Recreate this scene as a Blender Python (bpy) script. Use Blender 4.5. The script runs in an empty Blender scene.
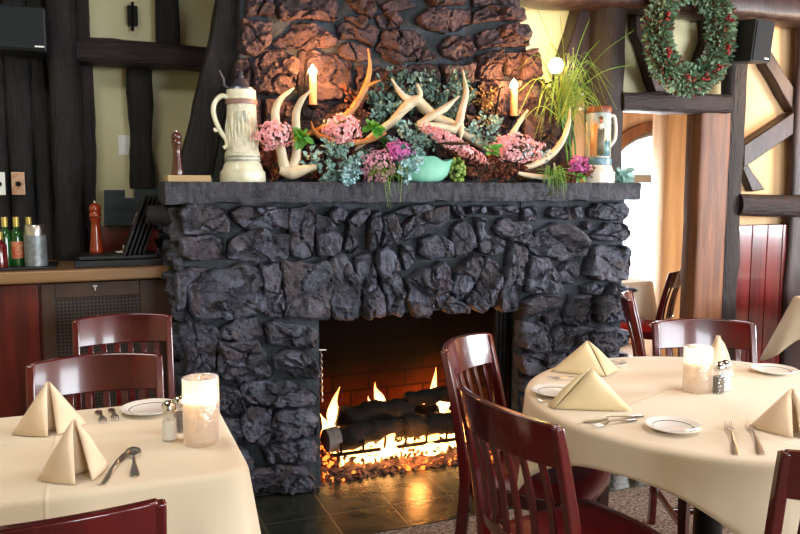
import bpy, math, random
from mathutils import Vector, Matrix, noise, Quaternion
random.seed(7)
R = math.radians
SC = bpy.context.scene
COL = SC.collection
# ------------------------------------------------------------------ camera
F = 760.0; H = 1.42; YAW = R(21.5); PIT = math.atan(80/760.0)
FW = Vector((math.sin(YAW)*math.cos(PIT), math.cos(YAW)*math.cos(PIT), -math.sin(PIT)))
RT = Vector((math.cos(YAW), -math.sin(YAW), 0)); UP = RT.cross(FW); EYE = Vector((0, 0, H))
cam = bpy.data.cameras.new('camera'); co = bpy.data.objects.new('camera', cam); COL.objects.link(co)
cam.sensor_width = 36; cam.lens = F/800*36; cam.clip_start = .05
co.location = EYE; co.rotation_euler = (R(90)-PIT, 0, -YAW); SC.camera = co
def ray(x, y): return FW + RT*((x-400)/F) - UP*((y-267)/F)
def PZ(x, y, z): r = ray(x, y); return EYE + r*((z-H)/r.z)
def PY(x, y, Y): r = ray(x, y); return EYE + r*(Y/r.y)
# ------------------------------------------------------------------ materials
def lin(c):
    if isinstance(c, str):
        c = c.lstrip('#'); v = [int(c[i:i+2], 16)/255 for i in (0, 2, 4)]
        return tuple(((x/12.92) if x <= .04045 else ((x+.055)/1.055)**2.4) for x in v)
    return tuple(c)
def mat(name, c1, c2=None, c3=None, rough=.5, metal=0, scale=6, stretch=(1, 1, 1), bump=0, bscale=25, bdetail=6,
        coat=0, island=0, emit=None, estr=0, trans=0, sss=0, spec=.5, rvar=0, alpha=1, sheen=0, lo=.35, hi=.65, ior=1.45, tl=0, grain=0, isl2=None):
    m = bpy.data.materials.new(name); m.use_nodes = True; nt = m.node_tree; N = nt.nodes; L = nt.links
    b = N['Principled BSDF']
    b.inputs['Roughness'].default_value = rough; b.inputs['Metallic'].default_value = metal
    b.inputs['Coat Weight'].default_value = coat; b.inputs['Coat Roughness'].default_value = .08
    b.inputs['Transmission Weight'].default_value = trans; b.inputs['IOR'].default_value = ior
    b.inputs['Specular IOR Level'].default_value = spec; b.inputs['Alpha'].default_value = alpha
    b.inputs['Sheen Weight'].default_value = sheen
    if sss: b.inputs['Subsurface Weight'].default_value = sss; b.inputs['Subsurface Radius'].default_value = (.02, .012, .008); b.inputs['Subsurface Scale'].default_value = 1
    c1 = lin(c1)
    b.inputs['Base Color'].default_value = (*c1, 1)
    tc = N.new('ShaderNodeTexCoord'); mp = N.new('ShaderNodeMapping'); mp.inputs['Scale'].default_value = stretch
    L.new(tc.outputs['Object'], mp.inputs['Vector'])
    if c2 is not None:
        no = N.new('ShaderNodeTexNoise'); no.inputs['Scale'].default_value = scale; no.inputs['Detail'].default_value = 5 if not grain else 12; no.inputs['Roughness'].default_value = .5+grain
        L.new(mp.outputs['Vector'], no.inputs['Vector'])
        cr = N.new('ShaderNodeValToRGB'); L.new(no.outputs['Fac'], cr.inputs['Fac'])
        cr.color_ramp.elements[0].position = lo; cr.color_ramp.elements[0].color = (*c1, 1)
        cr.color_ramp.elements[1].position = hi; cr.color_ramp.elements[1].color = (*lin(c2), 1)
        if c3 is not None:
            e = cr.color_ramp.elements.new(min(.98, hi+.12)); e.color = (*lin(c3), 1)
        src = cr.outputs['Color']
        if island:
            ge = N.new('ShaderNodeNewGeometry'); hs = N.new('ShaderNodeHueSaturation')
            mr = N.new('ShaderNodeMapRange'); mr.inputs['To Min'].default_value = 1-island; mr.inputs['To Max'].default_value = 1+island
            L.new(ge.outputs['Random Per Island'], mr.inputs['Value']); L.new(mr.outputs['Result'], hs.inputs['Value'])
            m2 = N.new('ShaderNodeMath'); m2.operation = 'MULTIPLY'; m2.inputs[1].default_value = 7.31
            m3 = N.new('ShaderNodeMath'); m3.operation = 'FRACT'
            m4 = N.new('ShaderNodeMapRange'); m4.inputs['To Min'].default_value = .5-.05*island; m4.inputs['To Max'].default_value = .5+.05*island
            L.new(ge.outputs['Random Per Island'], m2.inputs[0]); L.new(m2.outputs[0], m3.inputs[0]); L.new(m3.outputs[0], m4.inputs['Value'])
            L.new(m4.outputs['Result'], hs.inputs['Hue']); L.new(src, hs.inputs['Color']); src = hs.outputs['Color']
            if isl2:
                mr2 = N.new('ShaderNodeMapRange'); mr2.inputs['From Min'].default_value = .45; mr2.inputs['To Max'].default_value = .75
                m5 = N.new('ShaderNodeMath'); m5.operation = 'MULTIPLY'; m5.inputs[1].default_value = 23.7; m6 = N.new('ShaderNodeMath'); m6.operation = 'FRACT'
                L.new(ge.outputs['Random Per Island'], m5.inputs[0]); L.new(m5.outputs[0], m6.inputs[0]); L.new(m6.outputs[0], mr2.inputs['Value'])
                mx2 = N.new('ShaderNodeMix'); mx2.data_type = 'RGBA'; mx2.blend_type = 'MULTIPLY'; L.new(mr2.outputs[0], mx2.inputs[0]); L.new(src, mx2.inputs[6]); mx2.inputs[7].default_value = (*lin(isl2), 1); src = mx2.outputs[2]
        L.new(src, b.inputs['Base Color'])
        if rvar:
            mr = N.new('ShaderNodeMapRange'); mr.inputs['To Min'].default_value = max(0, rough-rvar); mr.inputs['To Max'].default_value = rough+rvar
            L.new(no.outputs['Fac'], mr.inputs['Value']); L.new(mr.outputs['Result'], b.inputs['Roughness'])
    if bump:
        n2 = N.new('ShaderNodeTexNoise'); n2.inputs['Scale'].default_value = bscale; n2.inputs['Detail'].default_value = bdetail
        n2.inputs['Roughness'].default_value = .65
        L.new(mp.outputs['Vector'], n2.inputs['Vector'])
        bp = N.new('ShaderNodeBump'); bp.inputs['Strength'].default_value = 1; bp.inputs['Distance'].default_value = bump
        L.new(n2.outputs['Fac'], bp.inputs['Height']); L.new(bp.outputs['Normal'], b.inputs['Normal'])
    if emit is not None:
        b.inputs['Emission Color'].default_value = (*lin(emit), 1); b.inputs['Emission Strength'].default_value = estr
    if tl:
        t = N.new('ShaderNodeBsdfTranslucent'); mx = N.new('ShaderNodeMixShader'); mx.inputs[0].default_value = tl
        if c2 is not None: L.new(src, t.inputs['Color'])
        else: t.inputs['Color'].default_value = (*c1, 1)
        L.new(b.outputs[0], mx.inputs[1]); L.new(t.outputs[0], mx.inputs[2])
        L.new(mx.outputs[0], N['Material Output'].inputs['Surface'])
    return m
def line_tex(mt, kind, **kw):
    """brick pattern colour + bump on an existing material"""
    nt = mt.node_tree; N = nt.nodes; L = nt.links; b = N['Principled BSDF']
    tc = N.new('ShaderNodeTexCoord'); mp = N.new('ShaderNodeMapping'); mp.inputs['Rotation'].default_value = kw.get('rot', (0, 0, 0))
    mp.inputs['Location'].default_value = kw.get('loc', (0, 0, 0))
    L.new(tc.outputs['Object'], mp.inputs['Vector'])
    br = N.new('ShaderNodeTexBrick'); L.new(mp.outputs['Vector'], br.inputs['Vector'])
    br.offset = kw.get('offset', .5); br.inputs['Scale'].default_value = 1
    br.inputs['Brick Width'].default_value = kw['w']; br.inputs['Row Height'].default_value = kw['h']
    br.inputs['Mortar Size'].default_value = kw['mortar']; br.inputs['Mortar Smooth'].default_value = .3
    br.inputs['Color1'].default_value = (*lin(kw['a']), 1); br.inputs['Color2'].default_value = (*lin(kw['b']), 1)
    br.inputs['Mortar'].default_value = (*lin(kw['m']), 1)
    if b.inputs['Base Color'].is_linked and kw.get('mix', 1):
        old = b.inputs['Base Color'].links[0].from_socket
        mx = N.new('ShaderNodeMix'); mx.data_type = 'RGBA'; mx.blend_type = 'MULTIPLY'; mx.inputs[0].default_value = 1
        L.new(br.outputs['Color'], mx.inputs[6]); L.new(old, mx.inputs[7]); L.new(mx.outputs[2], b.inputs['Base Color'])
    else: L.new(br.outputs['Color'], b.inputs['Base Color'])
    bp = N.new('ShaderNodeBump'); bp.invert = True; bp.inputs['Distance'].default_value = kw.get('d', .004)
    if b.inputs['Normal'].is_linked: L.new(b.inputs['Normal'].links[0].from_socket, bp.inputs['Normal'])
    L.new(br.outputs['Fac'], bp.inputs['Height']); L.new(bp.outputs['Normal'], b.inputs['Normal'])
    return mt
M = {}
M['stone'] = mat('basalt stone', '#282a32', '#5e6273', '#837468', rough=.46, scale=7, bump=.03, bscale=32, bdetail=12, island=.3, spec=.55, lo=.38, hi=.6, rvar=.1, grain=.28, isl2='#d8a890')
M['cstone'] = mat('chimney stone', '#2a1f22', '#584548', '#76503f', rough=.46, scale=7, bump=.03, bscale=32, bdetail=12, island=.25, spec=.5, lo=.36, hi=.62, rvar=.1, grain=.22)
M['mortar'] = mat('mortar', '#2a2f34', '#474e55', '#66695f', rough=.9, scale=9, bump=.02, bscale=30, bdetail=12, grain=.2)
M['mantel'] = mat('mantel slate', '#1e1e23', '#3f3f49', '#5a5049', rough=.5, scale=9, bump=.02, bscale=30, bdetail=12, grain=.22, lo=.34, hi=.66)
M['timber'] = mat('dark rough timber', '#17110f', '#2e2322', '#3f3837', rough=.5, scale=5, stretch=(3, 3, .5), bump=.015, bscale=22, spec=.4, grain=.2)
M['timber_h'] = mat('dark rough beam timber', '#1a1212', '#32272a', '#4a4345', rough=.45, scale=5, stretch=(.5, 3, 3), bump=.015, bscale=22, spec=.4, grain=.2)
M['timber_b'] = mat('black stained timber', '#131212', '#2b2828', '#454140', rough=.6, scale=5, stretch=(3, 3, .6), bump=.015, bscale=20, spec=.35, grain=.2)
M['timber_r'] = mat('brown worn timber', '#241613', '#3d2925', '#4d3c38', rough=.42, scale=4, stretch=(3, 3, .4), bump=.004, bscale=22, spec=.45)
M['jamb'] = mat('honey brown timber', '#5a331c', '#80502f', '#966640', rough=.5, scale=5, stretch=(4, 4, .35), bump=.003, bscale=30)
M['pine'] = mat('pale pine timber', '#c4a080', '#e0c4a4', rough=.5, scale=4, stretch=(4, 4, .3), bump=.002, bscale=30)
M['board'] = mat('weathered board', '#8a7d72', '#b3a89b', rough=.6, scale=5, stretch=(.4, 4, 4), bump=.002, bscale=40)
M['plaster'] = mat('cream plaster', '#d5cfa2', '#dfdab2', rough=.8, scale=3, bump=.0015, bscale=30)
M['plaster_lamplit'] = mat('lamp-tinted cream plaster', '#e0b98a', '#e9c699', rough=.8, scale=3, bump=.0015, bscale=30)  # same cream plaster, with the warm lamp light put into its colour
M['ceil'] = mat('ceiling boards', '#5b3a26', '#77503a', rough=.6, scale=4, stretch=(.4, 4, 4))
M['red'] = mat('red stained panelling', '#3a0f0a', '#6b2117', rough=.35, scale=3, stretch=(6, 6, .5), coat=.3)
M['redglos'] = mat('glossy wine red panelling', '#4c1014', '#6f1d20', rough=.22, scale=3, stretch=(6, 6, .4), coat=.6)
M['ctop'] = mat('varnished tan worktop', '#7d5c3c', '#94714d', rough=.35, scale=5, stretch=(.5, 4, 4), coat=.3)
M['cframe'] = mat('brown cabinet frame', '#3e2b20', '#4c3427', rough=.5, scale=5, stretch=(3, 3, .5))
M['cherry'] = mat('cherry varnish', '#37050a', '#520a0d', rough=.22, scale=4, stretch=(2, 2, .6), coat=.6)
M['cherry_d'] = mat('dark cherry varnish', '#2a0506', '#3c0808', rough=.25, scale=4, stretch=(2, 2, .6), coat=.9)
M['seat'] = mat('wine red vinyl', '#5a0d12', '#6a1117', rough=.35, scale=5, bump=.0005, bscale=200)
M['seat_r'] = mat('crimson vinyl', '#a0121a', rough=.4)
M['cloth'] = mat('cream tablecloth', '#d8c8ab', '#e2d4ba', rough=.75, scale=2, bump=.0006, bscale=9, bdetail=2, sheen=.2)
M['cloth1'] = mat('cream tablecloth plain', '#d9c8aa', '#e0d1b5', rough=.75, scale=2, bump=.0006, bscale=9, bdetail=2, sheen=.2)
M['cloth_w'] = mat('pale tablecloth', '#e9dcc8', rough=.8)
M['napkin'] = mat('beige napkin', '#d8bd9c', '#e2c9aa', rough=.8, scale=6, bump=.0004, bscale=60, sheen=.2)
M['napkin_y'] = mat('yellow beige napkin', '#d9c496', '#e2cfa5', rough=.8, scale=6, bump=.0004, bscale=60, sheen=.2)
M['china'] = mat('white china', '#eeeae0', rough=.12, coat=.5)
M['rim'] = mat('grey china line', '#777a78', rough=.2)
M['steel'] = mat('steel', '#cbc7c0', rough=.32, metal=1)
M['chrome'] = mat('chrome', '#cfcfcf', rough=.1, metal=1)
M['iron'] = mat('black iron', '#151312', rough=.55, metal=.6, bump=.001, bscale=60)
M['black'] = mat('black plastic', '#101214', '#16191c', rough=.5, scale=20)
M['grille'] = mat('speaker cloth', '#131a1e', rough=.85, bump=.001, bscale=400)
M['carpet'] = mat('speckled carpet', '#57473c', '#a08d7c', rough=.95, scale=70, bump=.004, bscale=120, lo=.4, hi=.6)
M['tile'] = mat('slate hearth tile', '#46504a', '#7d7764', '#5f7268', rough=.28, scale=5, bump=.003, bscale=14, coat=0, rvar=.1)
line_tex(M['tile'], 'brick', w=.287, h=.31, mortar=.005, a='#8a8f86', b='#6a6f68', m='#c9b8a0', offset=0, d=.002, loc=(-.017, -.275+.31, 0))
M['brick'] = mat('sooty firebrick', '#181210', '#54382a', rough=.9, spec=.05, scale=3, bump=.003, bscale=40)
line_tex(M['brick'], 'brick', w=.22, h=.095, mortar=.006, a='#b07a55', b='#8f6040', m='#5a4a40', rot=(R(90), 0, 0), d=.004)
M['brick_s'] = mat('sooty firebrick side', '#2b211c', '#6d4d3a', rough=.9, spec=.05, scale=3, bump=.003, bscale=40)
line_tex(M['brick_s'], 'brick', w=.22, h=.095, mortar=.006, a='#b07a55', b='#8f6040', m='#5a4a40', rot=(R(90), 0, R(90)), d=.004)
def soot(mt, z0, z1):
    N = mt.node_tree.nodes; L = mt.node_tree.links; b = N['Principled BSDF']
    tc = N.new('ShaderNodeTexCoord'); sp = N.new('ShaderNodeSeparateXYZ'); no = N.new('ShaderNodeTexNoise'); no.inputs['Scale'].default_value = 5
    ma = N.new('ShaderNodeMath'); ma.operation = 'MULTIPLY_ADD'; ma.inputs[1].default_value = .22
    L.new(tc.outputs['Object'], sp.inputs[0]); L.new(tc.outputs['Object'], no.inputs['Vector']); L.new(no.outputs['Fac'], ma.inputs[0]); L.new(sp.outputs['Z'], ma.inputs[2])
    mr = N.new('ShaderNodeMapRange'); mr.inputs['From Min'].default_value = z0; mr.inputs['From Max'].default_value = z1; L.new(ma.outputs[0], mr.inputs['Value'])
    old = b.inputs['Base Color'].links[0].from_socket; mx = N.new('ShaderNodeMix'); mx.data_type = 'RGBA'
    L.new(mr.outputs[0], mx.inputs[0]); L.new(old, mx.inputs[6]); mx.inputs[7].default_value = (.004, .0035, .003, 1); L.new(mx.outputs[2], b.inputs['Base Color'])
soot(M['brick'], .36, .56); soot(M['brick_s'], .45, .68)
M['soot'] = mat('soot', '#0b0a0a', rough=.95)
M['char'] = mat('charred wood', '#060505', '#120e0c', rough=.85, scale=9, bump=.012, bscale=18)
M['ash'] = mat('ash grey wood end', '#8f8a86', '#6a6460', rough=.9, scale=12)
M['cinder'] = mat('cinder', '#1d1512', '#7a5242', '#b09484', rough=.9, scale=30, island=.5)
M['glow'] = mat('glowing ember', '#3a0c04', rough=.9, emit=(1, .16, .02), estr=3)
M['glow2'] = mat('white hot ember', '#3a0c04', rough=.9, emit=(1, .45, .12), estr=8)
def flame_mat(name, lo, hi, s):
    m = bpy.data.materials.new(name); m.use_nodes = True; N = m.node_tree.nodes; L = m.node_tree.links; N.clear()
    o = N.new('ShaderNodeOutputMaterial'); e = N.new('ShaderNodeEmission'); t = N.new('ShaderNodeBsdfTransparent'); mx = N.new('ShaderNodeMixShader')
    tc = N.new('ShaderNodeTexCoord'); sp = N.new('ShaderNodeSeparateXYZ'); cr = N.new('ShaderNodeValToRGB')
    L.new(tc.outputs['Generated'], sp.inputs[0]); L.new(sp.outputs['Z'], cr.inputs[0])
    cr.color_ramp.elements[0].color = (*lo, 1); cr.color_ramp.elements[1].color = (*hi, 1)
    L.new(cr.outputs[0], e.inputs[0]); e.inputs[1].default_value = s
    lw = N.new('ShaderNodeLayerWeight'); lw.inputs[0].default_value = .35
    mr = N.new('ShaderNodeMapRange'); mr.inputs['From Min'].default_value = .1; mr.inputs['From Max'].default_value = .8; mr.inputs['To Min'].default_value = .0; mr.inputs['To Max'].default_value = .95
    L.new(lw.outputs['Facing'], mr.inputs['Value'])
    L.new(mr.outputs[0], mx.inputs[0]); L.new(e.outputs[0], mx.inputs[1]); L.new(t.outputs[0], mx.inputs[2]); L.new(mx.outputs[0], o.inputs[0])
    return m
M['flame'] = flame_mat('fire flame', (1, .62, .2), (1, .22, .03), 8)
M['flame_w'] = flame_mat('candle flame', (1, .75, .4), (1, .6, .22), 22)
M['bulb'] = mat('glowing bulb', '#fff2c0', emit=(1, .85, .5), estr=40)
M['wax'] = mat('candle wax', '#f6ead6', rough=.4, tl=.65)
M['wax_s'] = mat('ivory candle sleeve', '#d8a878', rough=.5, tl=.3)
def glass_mat(name, tint, clear):
    m = bpy.data.materials.new(name); m.use_nodes = True; N = m.node_tree.nodes; L = m.node_tree.links; N.clear()
    o = N.new('ShaderNodeOutputMaterial'); g = N.new('ShaderNodeBsdfGlossy'); g.inputs['Roughness'].default_value = .12
    t = N.new('ShaderNodeBsdfTransparent'); t.inputs[0].default_value = (*tint, 1); tl = N.new('ShaderNodeBsdfTranslucent'); tl.inputs[0].default_value = (.95, .93, .92, 1)
    a = N.new('ShaderNodeMixShader'); a.inputs[0].default_value = clear; b = N.new('ShaderNodeMixShader'); b.inputs[0].default_value = .16
    vo = N.new('ShaderNodeTexVoronoi'); vo.inputs['Scale'].default_value = 110; tc = N.new('ShaderNodeTexCoord'); bp = N.new('ShaderNodeBump'); bp.inputs['Distance'].default_value = .002
    L.new(tc.outputs['Object'], vo.inputs['Vector']); L.new(vo.outputs['Distance'], bp.inputs['Height'])
    L.new(bp.outputs[0], g.inputs['Normal']); L.new(bp.outputs[0], tl.inputs['Normal'])
    L.new(tl.outputs[0], a.inputs[1]); L.new(t.outputs[0], a.inputs[2]); L.new(a.outputs[0], b.inputs[1]); L.new(g.outputs[0], b.inputs[2]); L.new(b.outputs[0], o.inputs[0])
    return m
M['frost'] = glass_mat('textured candle glass', (.97, .97, .98), .55)
M['clear'] = glass_mat('clear glass', (.95, .97, .97), .9)
M['salt'] = mat('salt', '#f2efe8', rough=.8); M['pepper'] = mat('ground pepper', '#4a4038', '#6a5d50', rough=.9, scale=200)
M['stonew'] = mat('cream stoneware', '#c9c4a4', '#e0dcc2', rough=.35, scale=12, bump=.004, bscale=40, coat=.3)
M['stonew_p'] = mat('figured stoneware', '#cfcab0', '#a5a18a', rough=.4, scale=26, bump=.008, bscale=40, lo=.5, hi=.7)
M['band'] = mat('grey glazed band', '#6f7270', '#a5a593', rough=.4, scale=40)
M['pinkband'] = mat('pinkish glazed band', '#8d6f63', rough=.4)
M['pewter'] = mat('pewter', '#6e7180', rough=.35, metal=.8)
M['steinbl'] = mat('painted stein glaze', '#c8b98a', '#8fb3c8', rough=.3, scale=7, coat=.4)
M['orange'] = mat('orange painted glaze', '#d9863c', '#e8b070', rough=.35, scale=14)
M['olive'] = mat('olive painted glaze', '#5c5a48', '#7d7660', rough=.4, scale=20)
M['skinp'] = mat('painted skin tone', '#b77a5a', rough=.4); M['whitep'] = mat('white glaze', '#e9e0cf', rough=.3, coat=.3)
M['rust'] = mat('rust red glaze', '#7e3a22', rough=.35)
M['bluep'] = mat('blue painted glaze', '#6f93b0', '#4f7a66', rough=.35, scale=30)
M['antler'] = mat('bone antler', '#d9ccb0', '#b8a888', rough=.45, scale=9, bump=.002, bscale=40)
M['antler_b'] = mat('brown antler', '#8a5a2c', '#b58048', rough=.45, scale=9, bump=.002, bscale=40)
M['euc'] = mat('eucalyptus leaf', '#6f9d96', '#a9c9c2', rough=.55, island=.25, tl=.15)
M['euc_d'] = mat('dull eucalyptus leaf', '#43665c', '#7c9c92', rough=.55, island=.3, tl=.15)
M['euc_p'] = mat('pale eucalyptus leaf', '#7fb3bb', '#b5d3d8', rough=.55, island=.25, tl=.15)
M['pink'] = mat('pink petal', '#f6b4bb', '#fbd3d3', rough=.6, island=.2, tl=.2)
M['lilac'] = mat('lilac pink petal', '#dc9cb8', '#f3c6d0', rough=.6, island=.25, tl=.2)
M['magenta'] = mat('magenta petal', '#c95aa8', '#dd8cc4', rough=.6, island=.2, tl=.2)
M['leaf'] = mat('green leaf', '#3f8a2c', '#79b84a', rough=.45, island=.25, tl=.25)
M['grass'] = mat('grass blade', '#6f9a3c', '#a2c35c', rough=.5, island=.3, tl=.3)
M['brownd'] = mat('dried brown bloom', '#5a3020', '#8a5138', rough=.8, island=.35)
M['goldd'] = mat('dried golden twig', '#8a6a3c', '#b08b55', rough=.8, island=.35)
M['stem'] = mat('brown stem', '#4c3a28', rough=.8)
M['celadon'] = mat('celadon crackle glaze', '#5fa890', '#8fd0b8', rough=.12, scale=6, coat=.8)
M['grape'] = mat('green berry', '#5d7a33', '#84a04c', rough=.35, island=.2)
M['wleaf'] = mat('wreath leaf', '#4a7052', '#9ab898', rough=.6, island=.35, tl=.1)
M['wbrown'] = mat('wreath dried leaf', '#6b3a2a', '#8b5540', rough=.8, island=.3)
M['berry'] = mat('red berry', '#8c1f24', rough=.4)
M['mill'] = mat('orange red wood', '#8a2f12', '#a5401a', rough=.25, scale=5, coat=.8)
M['milld'] = mat('dark brown wood', '#3d1a10', '#55261a', rough=.3, scale=5, coat=.6)
M['card'] = mat('tan cardboard', '#a78e66', rough=.8)
M['bluebd'] = mat('blue grey board', '#252f35', '#36424a', rough=.6, scale=4, stretch=(.5, 3, 4))
M['paper'] = mat('white paper', '#f0f5ee', rough=.7)
M['bottle'] = mat('green bottle glass', '#0d4a1c', rough=.08, coat=.8); M['oil'] = mat('green gold oil', '#5a6a1a', rough=.1, coat=.6)
M['cap'] = mat('yellow brass cap', '#c5b060', rough=.35, metal=.5); M['label'] = mat('red label', '#b8342a', '#d8a070', rough=.5, scale=60)
M['ketch'] = mat('dark red sauce bottle', '#5d0a10', rough=.12, coat=.8)
M['canist'] = mat('embossed grey metal', '#7c848a', '#9aa2a6', rough=.45, metal=.5, scale=40)
M['outside'] = mat('bright outdoor haze', '#ffffff', emit=(.93, .97, 1), estr=5)
M['white_p'] = mat('white painted frame', '#cfcac0', rough=.5); M['greyp'] = mat('grey painted frame', '#6d6a64', rough=.5)
M['brass'] = mat('copper plate', '#b98060', '#d5b8a0', rough=.3, metal=.6, scale=30)
M['hole'] = mat('dark hole', '#0a0a0a', rough=.9)
M['navy'] = mat('navy cushion', '#1d2f45', rough=.8)
def mesh_mat():
    m = mat('pierced grille board', '#33261e', rough=.6); N = m.node_tree.nodes; L = m.node_tree.links; b = N['Principled BSDF']
    tc = N.new('ShaderNodeTexCoord'); vo = N.new('ShaderNodeTexVoronoi'); vo.inputs['Scale'].default_value = 62; vo.inputs['Randomness'].default_value = 0
    mp = N.new('ShaderNodeMapping'); mp.inputs['Scale'].default_value = (1, 0, 1)
    L.new(tc.outputs['Object'], mp.inputs[0]); L.new(mp.outputs[0], vo.inputs['Vector'])
    cr = N.new('ShaderNodeValToRGB'); cr.color_ramp.elements[0].position = .33; cr.color_ramp.elements[0].color = (.004, .003, .003, 1); cr.color_ramp.elements[1].position = .42; cr.color_ramp.elements[1].color = (.06, .038, .028, 1)
    L.new(vo.outputs['Distance'], cr.inputs[0]); L.new(cr.outputs[0], b.inputs['Base Color']); return m
M['mesh'] = mesh_mat()
# cloth creases: thin pressed lines
def crease(m, ang, offs):
    N = m.node_tree.nodes; L = m.node_tree.links; b = N['Principled BSDF']
    tc = N.new('ShaderNodeTexCoord'); mp = N.new('ShaderNodeMapping'); mp.inputs['Rotation'].default_value = (0, 0, -ang)
    L.new(tc.outputs['Object'], mp.inputs[0]); sp = N.new('ShaderNodeSeparateXYZ'); L.new(mp.outputs[0], sp.inputs[0])
    prev = None
    for ax, off in offs:
        s = N.new('ShaderNodeMath'); s.operation = 'SUBTRACT'; s.inputs[1].default_value = off; L.new(sp.outputs[ax], s.inputs[0])
        a = N.new('ShaderNodeMath'); a.operation = 'ABSOLUTE'; L.new(s.outputs[0], a.inputs[0])
        r = N.new('ShaderNodeMapRange'); r.inputs['From Max'].default_value = .007; r.inputs['To Min'].default_value = 1; r.inputs['To Max'].default_value = 0
        L.new(a.outputs[0], r.inputs['Value'])
        if prev is None: prev = r.outputs[0]
        else:
            x = N.new('ShaderNodeMath'); x.operation = 'MAXIMUM'; L.new(prev, x.inputs[0]); L.new(r.outputs[0], x.inputs[1]); prev = x.outputs[0]
    bp = N.new('ShaderNodeBump'); bp.inputs['Distance'].default_value = .0012; L.new(prev, bp.inputs['Height'])
    if b.inputs['Normal'].is_linked: L.new(b.inputs['Normal'].links[0].from_socket, bp.inputs['Normal'])
    L.new(bp.outputs[0], b.inputs['Normal'])
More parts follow.
